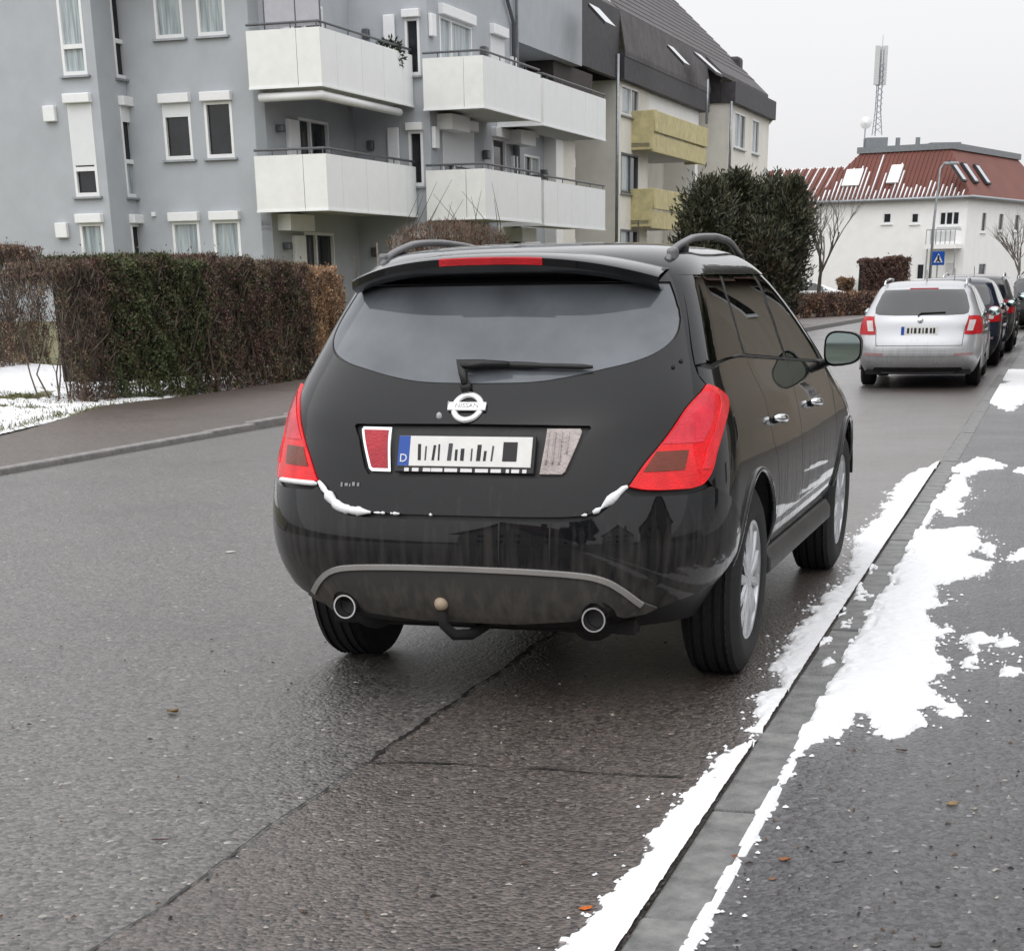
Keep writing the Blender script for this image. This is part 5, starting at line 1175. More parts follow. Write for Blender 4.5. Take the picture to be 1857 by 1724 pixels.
def estate(name,paint,loc,yaw,label,cat='car',group='cars parked in line along the kerb',plate=True,rail=True,sc_=1.,full=True):
    r=empty(name,(loc[0],loc[1],0),-yaw,label,cat,group);r.scale=(sc_,)*3
    W2=[(0.,.315),(2.58,.315)];A2=.355
    kp=lambda P,u,v: not any((P[1]-a)**2+(P[2]-b)**2<A2**2 for a,b in W2)
    EB.make('body',EB.grid(0,99,0,kp),paint,r);B_=EB
    g_=B_.R([(0,1.0),(.35,1.0),(.60,1.01),(.655,1.03),(.66,1.10),(.60,1.27),(.555,1.335),(0,1.345)])
    gl_=g_+[(-u,v) for u,v in g_[::-1] if abs(u)>1e-6]
    B_.panel('rear_window',gl_,GLD,r,off=.004,h=.06,thick=.004)
    t_=B_.R([(0,.60),(.60,.60),(.615,.80),(.665,1.0)]);t_=t_+B_.R([(.672,1.0),(.622,.80),(.607,.593),(0,.593)])
    for g in (1,-1):
        B_.panel('tailgate_gap',t_,INK,r,signs=(g,),off=.002,h=.05,thick=0)
        q=B_.R([(.625,.745),(.70,.742),(.80,.745)])+B_.D([(-.68,.755),(-.62,.80),(-.66,.96),(-.72,.985)])+B_.R([(.73,.99),(.665,.985),(.64,.87)])
        lm=B_.panel('tail_lamp',q,REDD,r,signs=(g,),off=.008,h=.04,thick=.012)
        q=B_.R([(.655,.79),(.735,.79),(.765,.93),(.68,.93)]);B_.panel('clear_lens',q,pbr('far_clear_lens',(.6,.55,.54),rough=.15),lm,signs=(g,),off=.012,h=.04,thick=.003)
        zb=.955;zt_=1.325
        for nm,pl in (('quarter_window',[(-.52,1.03),(-.40,1.20),(-.30,zt_-.02),(.02,zt_),(.08,zb+.02),(-.35,zb+.02)]),('rear_door_window',[(.14,zb+.015),(.08,zt_),(.78,zt_+.02),(.88,zb)]),('front_door_window',[(.95,zb),(.85,zt_+.02),(1.18,zt_-.0),(1.55,1.19),(1.95,zb)])):
            B_.panel(nm,B_.D(pl),GLD,r,signs=(g,),off=.003,h=.08,thick=.003)
        for y in (.10,.915):
            B_.panel('door_gap',B_.D([(y-.004,.36),(y+.004,.36),(y+.004,.94),(y-.004,.94)]),INK,r,signs=(g,),off=.002,h=.08,thick=0)
        for y in (.28,1.15):
            P,_=ES.ev([B_.uy(y,.86)],[B_.vz(.86)],.02);P=P[0]*[g,1,1];b=MB();b.box(P-[.015,.09,.015],P+[.015,.09,.015]);b.build('door_handle',paint,r,bevel=.01)
        b=MB();b.sphere((g*.95,1.72,1.0),(.10,.06,.07),14,8);b.build('door_mirror',paint if g>0 else paint,r,smooth=True)
        b=MB();b.sphere((g*.955,1.69,1.0),(.085,.045,.056),14,8);b.build('mirror_glass',MATS['mirror'],r,smooth=True)
        for yc,_ in W2:
            b=MB();b.tube([(g*.872,yc+A2*math.cos(a),.315+A2*math.sin(a)) for a in np.linspace(-.2,math.pi+.2,28)],.016,6);b.build('arch_lip',paint,r,smooth=True)
            b=MB();n_=16;aa=np.linspace(-.2,math.pi+.2,n_);V=[(g*x_,yc+(A2+.006)*math.cos(a),.315+(A2+.006)*math.sin(a)) for x_ in (.87,.55) for a in aa]+[(g*.55,yc,.3)]
            b.add(V,[(i,i+1,n_+i+1,n_+i) for i in range(n_-1)]+[(n_+i,n_+i+1,2*n_) for i in range(n_-1)]);b.build('wheel_well',UNDER,r)
        if rail:
            b=MB();b.tube([(g*.58,-.42,1.40),(g*.575,-.36,1.455),(g*.57,.3,1.485),(g*.57,.9,1.475),(g*.575,1.05,1.42)],.016,8);b.build('roof_rail',CHROME,r,smooth=True)
        b=MB();b.box((g*.88,.42,.22),(g*.78,2.15,.33));b.build('sill',TRIM,r,bevel=.02)
    q=[(u,v) for u,v in B_.R([(.28,.845),(.28,.74),(0,.74)])];qq=B_.R([(0,.86),(.29,.86),(.275,.735),(0,.735)]);pr=qq+[(-u,v) for u,v in qq[::-1] if abs(u)>1e-6]
    B_.panel('plate_recess',pr,paint,r,off=.001,h=.08,thick=.0)
    P,Nn=ES.ev([0.],[B_.vz(.795)],.008);P=P[0]
    if plate:
        b=MB();b.box(P+[-.26,-.006,-.055],P+[.26,.004,.055]);o=b.build('number_plate',PLATE,r)
        b=MB();b.box(P+[-.26,-.008,-.055],P+[-.215,-.0062,.055]);b.build('country_band',PLATEB,o)
        for x,w_ in ((-.16,.03),(-.11,.02),(-.06,.035),(.0,.03),(.05,.02),(.10,.035),(.16,.03),(.205,.03)):
            b=MB();b.box(P+[x-w_/2,-.008,-.035],P+[x+w_/2,-.0062,.037]);b.build('plate_mark',INK,o)
    P,_=ES.ev([0.],[B_.vz(.93)],.006);P=P[0];b=MB();b.lathe([(-.012,.001),(-.012,.035),(-.004,.042),(0,.042)],20,'y',tuple(P));b.build('round_badge',CHROME,r,smooth=True)
    hb=B_.R([(0,.50),(.50,.50),(.78,.515)]);qq=hb+B_.R([(.78,.475),(.5,.46),(0,.455)]);B_.panel('bumper_strip',qq+[(-u,v) for u,v in qq[::-1] if abs(u)>1e-6],paint,r,off=.012,h=.06,thick=.012)
    for g in (1,-1):
        q=B_.R([(g*.50,.457),(g*.76,.470),(g*.76,.505),(g*.50,.497)]);q=[(abs(u),v) for u,v in q];B_.panel('bumper_reflector',q,pbr('dull_reflector',(.35,.22,.22),rough=.3),r,signs=(g,),off=.0135,h=.05,thick=.002)
    qq=B_.R([(0,.30),(.62,.30),(.66,.235),(0,.23)]);B_.panel('underside_trim',qq+[(-u,v) for u,v in qq[::-1] if abs(u)>1e-6],UNDER,r,off=.004,h=.08,thick=.0)
    b=MB();b.tube([rs2(-.04,.985,.015),rs2(0.0,1.02,.02),rs2(.34,1.03,.012)],.010,6);b.build('rear_wiper',TRIM,r,smooth=True)
    b=MB();b.tube([(0,-.12,1.45),(0,-.30,1.60)],.006,5);b.build('aerial',TRIM,r)
    b=MB();b.box((-.2,-.62,1.343),(.2,-.585,1.362));b.build('high_brake_light',REDD,r)
    b=MB();b.box((-.75,-.85,.20),(.75,3.2,.26));b.build('floor_pan',UNDER,r)
    w_=make_wheel('wheel',.316,.205,.205,r,spokes=5,detail=False);w_.location=(.765,0,.316)
    for x,y,rz in ((.765,2.58,0),(-.765,0,math.pi),(-.765,2.58,math.pi)): child_copy(w_,r,(x,y,.316),rz)
    return r
def rs2(x,z,o): return ES.ev([EB.ux(x,z)],[EB.vz(z)],o)[0][0]
SILV=paint_mat('silver_paint',(.50,.51,.53),dirt=(.24,.23,.22),dirt_amt=.45,zlo=.2,zhi=.9,metal=.55,coat=.8,rough=.3)
DBLUE=paint_mat('dark_blue_paint',(.012,.018,.035),dirt=(.10,.09,.08),dirt_amt=.4,zlo=.2,zhi=.8)
DGREY=paint_mat('anthracite_paint',(.05,.052,.055),dirt=(.12,.11,.10),dirt_amt=.4,zlo=.2,zhi=.8)
BLK2=paint_mat('far_black_paint',(.008,.008,.009),dirt=(.10,.09,.08),dirt_amt=.4,zlo=.2,zhi=.8)
WHTP=paint_mat('white_paint',(.72,.73,.74),dirt=(.3,.28,.26),dirt_amt=.3,zlo=.2,zhi=.7)
SIL=(6.30,26.99)
estate('parked_estate',SILV,SIL,.29,'silver estate car with red tail lamps parked behind the black SUV')
pa,pd=kinv(np.array([*SIL,0]))
for k,(m_,dd,sz,lb) in enumerate(((DBLUE,.05,1.02,'dark blue car parked directly ahead of the silver estate'),(DGREY,.10,1.05,'anthracite car parked second ahead of the silver estate'),(BLK2,.0,1.03,'black car farthest along the kerb line, third ahead of the silver estate'))):
    P=kf(pa+6.2*(k+1),pd+dd);estate('parked_car',m_,(P[0],P[1]),.30,lb,sc_=sz,rail=k==1)
P=ground(1858,600);estate('parked_car',BLK2,(P[0]+.9,P[1]+2),.42,'dark car with red tail lamp at the right edge of the picture',group=None)
P=CAMP+wray(1478,560)[1]*84;estate('white_car',WHTP,(P[0]-1.6,P[1]),1.45,'white car side-on behind the bare tree and low hedge',group=None,rail=False)
# ================================================================== vegetation
def fastmesh(name,V,F4,mats,parent=None,mi=None):
    """numpy quads"""
    me=bpy.data.meshes.new(name);V=np.asarray(V,np.float32);F4=np.asarray(F4,np.int32)
    me.vertices.add(len(V));me.vertices.foreach_set('co',V.ravel());me.loops.add(F4.size);me.loops.foreach_set('vertex_index',F4.ravel())
    me.polygons.add(len(F4));me.polygons.foreach_set('loop_start',np.arange(0,F4.size,4,dtype=np.int32))
    for m in (mats if isinstance(mats,(list,tuple)) else [mats]): me.materials.append(m)
    if mi is not None: me.polygons.foreach_set('material_index',np.asarray(mi,np.int32))
    me.update(calc_edges=True);me.validate();o=bpy.data.objects.new(name,me);return link(o,parent)
def leaves(P,D,ln,wd,rng):
    """quads (folded leaf diamonds) at P pointing along D"""
    n=len(P);D=D/(np.linalg.norm(D,axis=1,keepdims=True)+1e-9);R=rng.normal(size=(n,3));S_=np.cross(D,R);S_/=np.linalg.norm(S_,axis=1,keepdims=True)+1e-9
    L_=(ln*rng.uniform(.6,1.3,n))[:,None];W_=(wd*rng.uniform(.6,1.3,n))[:,None]
    V=np.stack([P,P+D*L_*.5+S_*W_*.5,P+D*L_,P+D*L_*.5-S_*W_*.5],1).reshape(-1,3);return V,np.arange(4*n).reshape(n,4)
def leafmat(name,c,c2,rough=.6,trans=.0): 
    m=pbr(name,c,rough=rough,var=.3,vs=5,col2=c2,detail=3);b=m.node_tree.nodes['Principled BSDF'];return m
LG=leafmat('hedge_green',(.032,.050,.018),(.075,.10,.038));LG2=leafmat('hedge_olive',(.06,.07,.025),(.11,.11,.045))
LB=leafmat('hedge_brown',(.075,.048,.034),(.17,.115,.08));LR=leafmat('hedge_redbrown',(.095,.050,.042),(.18,.10,.085));LT=leafmat('hedge_tan',(.32,.19,.10),(.48,.31,.18))
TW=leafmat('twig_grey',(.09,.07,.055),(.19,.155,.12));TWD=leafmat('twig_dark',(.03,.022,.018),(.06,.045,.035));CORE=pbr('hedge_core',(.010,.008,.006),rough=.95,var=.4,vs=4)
def hedge(label,a0,a1,dfun,h0,h1,depth,mix,n,name='trimmed_hedge',thin=False,group='sections of the trimmed hedge along the pavement',frame=lf,zb=.08,twigs=3500,lsz=(.05,.022),twm=None):
    rng=np.random.default_rng(int(abs(a0)*100)+n)
    c=frame((a0+a1)/2,dfun((a0+a1)/2)-depth/2,zb);r=empty(name,tuple(c),0,label,'hedge',group)
    def shell(k,inner=.55):
        a=rng.uniform(a0,a1,k);q=rng.uniform(0,1,k);w=rng.uniform(0,1,k)
        # bias towards front face and top
        f_=rng.uniform(0,1,k);d=np.where(f_<.55,rng.exponential(.07,k),rng.uniform(0,depth,k));
        H_=h0+(h1-h0)*(a-a0)/(a1-a0)+.05*np.sin(a*5.1)+.04*np.sin(a*11.3)
        z=np.where(f_<.55,H_*(1-(1-w)**.9*1.0),H_-rng.exponential(.05,k))
        z=np.clip(z,0.02,None)
        bulge=.06*np.sin(a*3.7+z*2)+.05*np.sin(a*9.1-z*5)+.04*np.sin(z*13+a*17)
        z=z+(rng.uniform(0,1,k)<.05)*rng.exponential(.03,k)
        return a,d-bulge,z
    def pos(a,d,z): return np.array([frame(x,dfun(x)-y,zb+q) for x,y,q in zip(a,d,z)])-c
    a,d,z=shell(n);P=pos(a,d,z);D=rng.normal(size=(n,3))*.8+np.array([0,0,.7])
    V,F=leaves(P,D,lsz[0],lsz[1],rng)
    cl=.5+.5*np.sin(a*4.3+2*np.sin(z*3))*np.cos(z*5+a*2.2);w=np.array([m[1] for m in mix]);w=w/w.sum();mi=rng.choice(len(mix),n,p=w)
    sw=(rng.uniform(0,1,n)<.35);mi=np.where(sw,(cl*len(mix)*.999).astype(int),mi)
    fastmesh('foliage',V,F,[m[0] for m in mix],r,mi)['kind']='stuff'
    # twigs, mostly upright
    k=twigs;a,d,z=shell(k);P=pos(a,np.abs(d),z*.9);D=rng.normal(size=(k,3))*.35+np.array([0,0,1.]);V,F=leaves(P,D,.26,.011,rng)
    fastmesh('twigs',V,F,twm or [TW,TWD],r,rng.integers(0,2,k))['kind']='stuff'
    # stems from the ground
    m=int((a1-a0)*9)
    st_=MB()
    for i in range(m):
        x=rng.uniform(a0+.05,a1-.05);y=rng.uniform(.1,depth*.7);p0=np.array(frame(x,dfun(x)-y,zb-.05))-c
        p1=p0+np.array([rng.normal()*.12,rng.normal()*.12,.45]);p2=p1+np.array([rng.normal()*.16,rng.normal()*.16,.5]);st_.tube([p0,p1,p2],[.016,.012,.007],5,caps=False)
    st_.build('stems',TW,r,smooth=True)['kind']='stuff'
    # dark thicket inside
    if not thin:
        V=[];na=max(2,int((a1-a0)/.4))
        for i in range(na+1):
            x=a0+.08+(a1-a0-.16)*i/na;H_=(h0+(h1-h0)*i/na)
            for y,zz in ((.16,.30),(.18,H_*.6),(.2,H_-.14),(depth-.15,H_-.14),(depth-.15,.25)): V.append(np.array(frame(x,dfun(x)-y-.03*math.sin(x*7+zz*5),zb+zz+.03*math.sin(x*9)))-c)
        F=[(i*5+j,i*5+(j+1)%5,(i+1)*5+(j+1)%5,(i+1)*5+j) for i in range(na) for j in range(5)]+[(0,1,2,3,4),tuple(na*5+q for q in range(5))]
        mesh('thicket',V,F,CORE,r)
    return r
hd=lambda a: float(np.interp(a,[7.2,9.5,13.8,16,30],[-3.75,-3.1,-3.38,-3.6,-3.6]))
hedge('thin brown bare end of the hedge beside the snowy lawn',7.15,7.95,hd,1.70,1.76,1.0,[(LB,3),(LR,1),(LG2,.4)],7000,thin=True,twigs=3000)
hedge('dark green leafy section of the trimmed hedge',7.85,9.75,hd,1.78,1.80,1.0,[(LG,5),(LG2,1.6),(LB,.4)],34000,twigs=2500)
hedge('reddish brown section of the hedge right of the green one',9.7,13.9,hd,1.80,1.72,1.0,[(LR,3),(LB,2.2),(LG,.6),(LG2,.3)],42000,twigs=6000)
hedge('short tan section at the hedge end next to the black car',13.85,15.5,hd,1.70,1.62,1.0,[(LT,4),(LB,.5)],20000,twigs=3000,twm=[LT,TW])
# hedge running back on the far left, bare
hb_=lambda a: -9.0-.35*(a-6)
hedge('bare brown hedge farther back on the left behind the lawn',6.5,13.5,lambda a:-8.2,1.75,1.85,.9,[(LB,3),(LR,1),(LT,.5)],48000,thin=True,zb=.32,twigs=22000,group=None,name='bare_hedge')
# low red-brown hedges by the white house
P0,P1=ground(1449,584),ground(1602,574)
def seg(P0,P1):
    D=(P1-P0);Ln=np.linalg.norm(D);D=D/Ln;Nn=np.array([D[1],-D[0],0]);return Ln,(lambda a,d,z=0:P0+D*a+Nn*d+np.array([0,0,z]))
Ln,fr_=seg(P0,P1);hedge('low red-brown hedge along the far pavement',0,Ln,lambda a:0.,.85,.85,.9,[(LR,3),(LB,1),(LT,.4)],9000,frame=fr_,twigs=1200,group=None,name='low_hedge',zb=.0,lsz=(.12,.05))
P0=CAMP+wray(1562,540)[1]*86;P1=CAMP+wray(1648,540)[1]*86;P0[2]=P1[2]=0;Ln,fr_=seg(P0,P1);hedge('tall red-brown box-cut hedge in front of the white house',0,Ln,lambda a:0.,2.15,2.3,1.5,[(LR,3),(LB,1)],12000,frame=fr_,twigs=800,group=None,name='box_hedge',zb=.0,lsz=(.12,.05))
P0=CAMP+wray(1521,540)[1]*88;P1=CAMP+wray(1549,540)[1]*88;P0[2]=P1[2]=0;Ln,fr_=seg(P0,P1);hedge('small tan clipped shrub beside the tall box-cut hedge',0,Ln,lambda a:0.,1.35,1.35,1.,[(LT,2),(LB,2)],3000,frame=fr_,twigs=300,group=None,name='clipped_shrub',zb=.0,lsz=(.12,.05))
P=CAMP+wray(1557,530)[1]*88;P[2]=0;b=MB();b.lathe([(0,.22),(1.35,.16),(1.5,.02)],10,'z');pp=b.build('gate_post',WHITEW,smooth=True);pp.location=P;tag(pp,'white stub post between the clipped shrubs','post')
# evergreen clump
rng=np.random.default_rng(3)
ctr=CAMP+wray(1350,520)[1]*60;ctr[2]=0
ev=empty('evergreen_tree',tuple(ctr),0,'big dark evergreen clump beside the cream apartment house','tree')
EG=leafmat('thuja_dark',(.026,.032,.020),(.060,.068,.040));EG2=leafmat('thuja_olive',(.08,.084,.052),(.14,.135,.085));EGB=leafmat('thuja_brown',(.07,.05,.035),(.12,.09,.06))
def px2(x,y,dep): P=CAMP+wray(x,y)[1]*dep;return P
blobs=[(1280,395,48,62,59),(1270,460,45,60,59),(1335,380,55,58,60.5),(1345,450,60,70,60),(1405,375,50,52,60.5),(1430,400,42,52,60),(1425,455,42,62,60),(1385,470,50,60,59.5),(1310,500,60,60,59.5),(1400,510,55,50,60),(1440,350,16,24,60),(1335,340,22,24,60),(1290,350,18,22,59)]
V=[];F=[];MI=[];n0=0
for bi,(x,y,rx,ry,dep) in enumerate(blobs):
    Cc=px2(x,y,dep)-ctr;A_=px2(x-rx,y,dep);B_=px2(x+rx,y,dep);R_=np.linalg.norm(B_-A_)/2;T=px2(x,y-ry,dep)-ctr;Rz=T[2]-Cc[2];n=int(1900+4000*R_)
    v_=rng.normal(size=(n,3));v_/=np.linalg.norm(v_,axis=1,keepdims=True);az=np.arctan2(v_[:,1],v_[:,0])
    rr=(rng.uniform(.3,1,n)**.5)*(1+.20*np.sin(az*4+v_[:,2]*5+bi)+.18*np.sin(az*7-v_[:,2]*9+bi*2))*np.where(rng.uniform(0,1,n)<.08,rng.uniform(1.05,1.35,n),1)
    P=Cc+v_*rr[:,None]*np.array([R_,R_*.8,Rz]);k=P[:,2]>.1;P=P[k];v_=v_[k];m=len(P)
    D=v_*np.array([.5,.5,.2])+np.array([0,0,.55])+rng.normal(size=(m,3))*.35
    v,f=leaves(P,D,.20,.055,rng);V.append(v);F.append(f+n0);n0+=len(v)
    pr=rng.uniform(0,1,m);br_=(bi in (8,3,7,0))*.7
    MI.append(np.where(pr<br_*.6*(P[:,2]<2.6),2,np.where(pr<.32+.2*(np.sin(P[:,0]*3+P[:,2]*2.5)>.3),1,0)))
fastmesh('crown',np.concatenate(V),np.concatenate(F),[EG,EG2,EGB],ev,np.concatenate(MI))
for x,y,rx,ry,dep in blobs[:7]:
    T=px2(x,y,dep)-ctr;b=MB();b.tube([(T[0],T[1],-.1),(T[0],T[1],T[2]*.5),(T[0],T[1],T[2])],[.14,.10,.03],7);b.build('trunk',TWD,ev,smooth=True)
# bare trees
BARK=leafmat('bark',(.09,.075,.065),(.15,.13,.115))
def bare_tree(name,label,base,hgt,spread,seed,lean=0,group='bare young trees along the far pavement'):
    rng=random.Random(seed);r=empty(name,tuple(base),0,label,'tree',group);tk=MB();br=MB()
    def grow(p,d,ln,rad,lev,out):
        pts=[p];rs_=[rad];n=4
        for i in range(n):
            d=(d+Vector((rng.gauss(0,.08),rng.gauss(0,.08),.06 if lev else 0))).normalized();pts.append(pts[-1]+d*ln/n);rs_.append(rad*(1-.55*(i+1)/n))
        out.tube(pts,rs_,6 if lev<2 else 4,caps=False)
        if lev<4:
            for k in range(5 if lev==0 else (4 if lev<3 else 3)):
                q=rng.uniform(.35,1.) if lev else rng.uniform(.75,1.);i=min(n-1,int(q*n));b0=pts[i].lerp(pts[i+1],q*n-i) if i<n else pts[-1]
                az=rng.uniform(0,6.28);tl=rng.uniform(.45,.95)*spread;nd=(d+Vector((math.cos(az)*tl,math.sin(az)*tl,.15))).normalized()
                grow(b0,nd,ln*rng.uniform(.5,.8) if lev else ln*rng.uniform(.7,1.1),rs_[i]*.68,lev+1,br)
    grow(Vector((0,0,-.1)),Vector((lean,0,1)),hgt*.38,.05*hgt/2.2,0,tk)
    tk.build('trunk',BARK,r,smooth=True);br.build('crown',BARK,r,smooth=True);return r
P=CAMP+wray(1485,560)[1]*79;P[2]=0;bare_tree('bare_tree','slim bare tree in front of the white house left side',P,5.8,.85,5)
P=CAMP+wray(1843,520)[1]*92;P[2]=0;bare_tree('bare_tree','bare tree at the right edge before the white house',P,5.0,1.0,8,group='bare young trees along the far pavement')
# rust-brown shrub with sprouts below the balconies
P=CAMP+wray(815,500)[1]*41;P[2]=.6;sh=empty('rusty_shrub',tuple(P),0,'rust-brown leafless shrub below the middle balconies','shrub')
rng=np.random.default_rng(11);n=15000;RU=leafmat('rust_leaf',(.10,.04,.022),(.17,.075,.045))
th=rng.uniform(0,6.28,n);q=rng.uniform(0,1,n)**.5;z=rng.uniform(0,2.15,n);x=1.25*q*np.cos(th)*(1+.1*np.sin(z*4));y=.8*q*np.sin(th);z=z*(1-.12*(x/1.25)**2)
Vv,Ff=leaves(np.stack([x,y,z],-1),rng.normal(size=(n,3))*.5+[0,0,1],.14,.014,rng);fastmesh('twig_mass',Vv,Ff,[RU,LB,TW],sh,rng.integers(0,3,n))['kind']='stuff'
for k in range(14):
    x=-1.0+2.2*k/13+rng.normal()*.08;b=MB();b.tube([(x,0,1.2),(x+rng.normal()*.1,0,2.1),(x+rng.normal()*.3,0,2.5+rng.uniform(0,.55))],[.012,.009,.003],5);b.build('sprout',TWD,sh)
# grass on the lawn: short blades
rng=np.random.default_rng(5);n=26000;a=rng.uniform(1.5,8.2,n);d=-rng.uniform(0,6.5,n)
P=np.array([lf(x,aw(x)+y,lawnz(aw(x)+y,x)) for x,y in zip(a,d)]);D=rng.normal(size=(n,3))*.6+[0,0,.6]
Vv,Ff=leaves(P,D,.07,.010,rng);GR=leafmat('grass_a',(.10,.10,.03),(.20,.19,.085));GR2=leafmat('grass_b',(.05,.065,.02),(.10,.11,.04));go=fastmesh('grass',Vv,Ff,[GR,GR2],None,rng.integers(0,2,n))
tag(go,'short pale winter grass poking through lawn snow','grass',kind='stuff')
# ================================================================== snow, leaves, street furniture, houses behind the camera
def vnoise(x,y,seed=0,oct=4):
    r=np.random.default_rng(seed);T=r.uniform(-1,1,(256,256));o=0;amp=1;tot=0
    for k in range(oct):
        xi=np.floor(x).astype(int);yi=np.floor(y).astype(int);fx=x-xi;fy=y-yi;fx=fx*fx*(3-2*fx);fy=fy*fy*(3-2*fy)
        g=lambda a,b:T[a%256,b%256];o=o+amp*((g(xi,yi)*(1-fx)+g(xi+1,yi)*fx)*(1-fy)+(g(xi,yi+1)*(1-fx)+g(xi+1,yi+1)*fx)*fy);tot+=amp;amp*=.55;x=x*2.03+17;y=y*2.03+31
    return o/tot
def snow_mat(name):
    m=pbr(name,(.84,.85,.87),rough=.65,var=.03,vs=25,bump=.5,bs=180);b=m.node_tree.nodes['Principled BSDF'];b.inputs['Subsurface Weight'].default_value=.0;return m
SNOW=snow_mat('snow')
def snowfield(name,frame,A,Dv,maskf,base,hmax,label,parent=None):
    AA,DD=np.meshgrid(A,Dv,indexing='ij');m=maskf(AA,DD);h=np.where(m>0,hmax*(1-np.exp(-np.clip(m,0,9)/.035)),-.02+np.clip(m,-.2,0)*.1)
    h=h+np.where(m>0,.004*vnoise(AA*40,DD*40,9,2),0);na,nd=AA.shape
    keep=(m>-.06);kq=keep[:-1,:-1]|keep[1:,:-1]|keep[:-1,1:]|keep[1:,1:]
    idx=np.arange(na*nd).reshape(na,nd);Q=np.stack([idx[:-1,:-1],idx[1:,:-1],idx[1:,1:],idx[:-1,1:]],-1)[kq]
    used=np.unique(Q);re=-np.ones(na*nd,int);re[used]=np.arange(len(used))
    P=frame(AA.ravel()[used],DD.ravel()[used],(base+h).ravel()[used]);o=fastmesh(name,P,re[Q],SNOW,parent);o.data.polygons.foreach_set('use_smooth',[True]*len(o.data.polygons))
    return tag(o,label,'snow',kind='stuff')
def kfv(a,d,z): return K0+KD*np.asarray(a)[:,None]+KN*np.asarray(d)[:,None]+np.stack([0*z,0*z,z],-1)
def lfv(a,d,z): return LK0+LKD*np.asarray(a)[:,None]+LKN*np.asarray(d)[:,None]+np.stack([0*z,0*z,z],-1)
# gutter strip: left border read off the photograph
gb_=[kinv(ground(x,y)) for x,y in ((985,1760),(1020,1724),(1075,1655),(1130,1590),(1200,1500),(1262,1420),(1310,1375),(1345,1338),(1372,1310),(1378,1262),(1392,1225),(1400,1195),(1440,1140),(1470,1110),(1490,1085),(1520,1060),(1536,1030),(1545,980),(1570,960),(1600,930),(1625,880),(1680,842),(1705,838),(1720,815),(1745,782),(1772,735),(1790,705))]
ga=np.array([q[0] for q in gb_]);gd=np.array([q[1] for q in gb_]);gd=np.minimum(gd,-.02)
A=np.concatenate([np.arange(2.2,13,.012),np.arange(13,30,.04)]);Dv=np.arange(-.62,.01,.010)
def gm_(a,d):
    w=np.interp(a,ga,-gd);gap=np.where(vnoise(a*2.1,a*0+3,4,3)>.45,.05,0)
    return (w+d)*.9+.05*vnoise(a*6,d*9,1,4)+.035*vnoise(a*22,d*30,2,3)-gap-.01+np.where((a>15.6),-.05,0)+np.minimum(0,.012-d)*0
snowfield('gutter_snow',kfv,A,Dv,gm_,.0085,.022,'white strip of snow in the gutter along the right kerb')
# snow on the pavement side: patches drawn from the photograph
polys=[[(1446,1352),(1470,1300),(1500,1248),(1530,1195),(1570,1130),(1600,1080),(1632,1020),(1660,965),(1700,960),(1775,958),(1790,985),(1740,1010),(1800,1020),(1750,1050),(1700,1062),(1720,1095),(1690,1110),(1705,1150),(1690,1175),(1722,1195),(1700,1215),(1690,1235),(1745,1290),(1742,1302),(1690,1278),(1660,1285),(1650,1325),(1610,1335),(1585,1300),(1550,1290),(1535,1330),(1500,1345)],
 [(1690,905),(1720,885),(1740,850),(1765,830),(1800,832),(1825,848),(1780,852),(1750,865),(1760,890),(1730,935),(1705,930)],
 [(1752,1155),(1780,1150),(1782,1210),(1760,1215)],[(1815,1140),(1832,1140),(1835,1165),(1815,1170)],[(1815,1190),(1830,1190),(1832,1222),(1815,1224)],[(1745,1188),(1780,1190),(1780,1208),(1750,1210)],[(1830,1000),(1857,995),(1880,1000),(1880,1018),(1835,1015)],[(1620,1075),(1660,1070),(1660,1090),(1630,1092)],
 [(1775,985),(1800,980),(1815,1000),(1790,1010)],[(1840,850),(1880,848),(1880,862),(1845,860)],
 [(1785,730),(1800,700),(1850,690),(1900,690),(1920,715),(1860,728),(1830,745),(1810,735)],[(1790,690),(1810,640),(1830,610),(1900,605),(1960,640),(1960,680),(1850,690)]]
kp_=[[kinv(ground(x,y,.015)) for x,y in q] for q in polys]
def pm_(a,d):
    P=np.stack([a.ravel(),d.ravel()],-1);m=np.full(len(P),-9.)
    for q in kp_:
        lo=np.min(q,0)-.6;hi=np.max(q,0)+.6;k=np.all((P>lo)&(P<hi),axis=1)
        if k.any():
            pp=P[k];s_=np.where(pip(q,pp),1,-1)*pdist(q,pp);m[k]=np.maximum(m[k],s_)
    m=m.reshape(a.shape)*.8
    m=m+.07*vnoise(a*3.2,d*7,21,4)+.05*vnoise(a*11,d*26,22,4)+.02*vnoise(a*40,d*60,24,2)-.005
    ln_=(.017+.016*vnoise(a*7,a*0,23,3)-np.abs(d-.165))+np.where(a>13.5,-.03,0)+.01*vnoise(a*40,d*40,25,2)
    return np.maximum(m,np.where(d<.30,ln_,-9))
A=np.concatenate([np.arange(2.4,12.5,.013),np.arange(12.5,32,.05)]);Dv=np.concatenate([np.arange(.135,1.6,.013),np.arange(1.6,6.,.06)])
snowfield('pavement_snow',kfv,A,Dv,pm_,.0185,.020,'ragged patches of melting snow on the right pavement')
rng=np.random.default_rng(13);cb_=MB();cnt=0
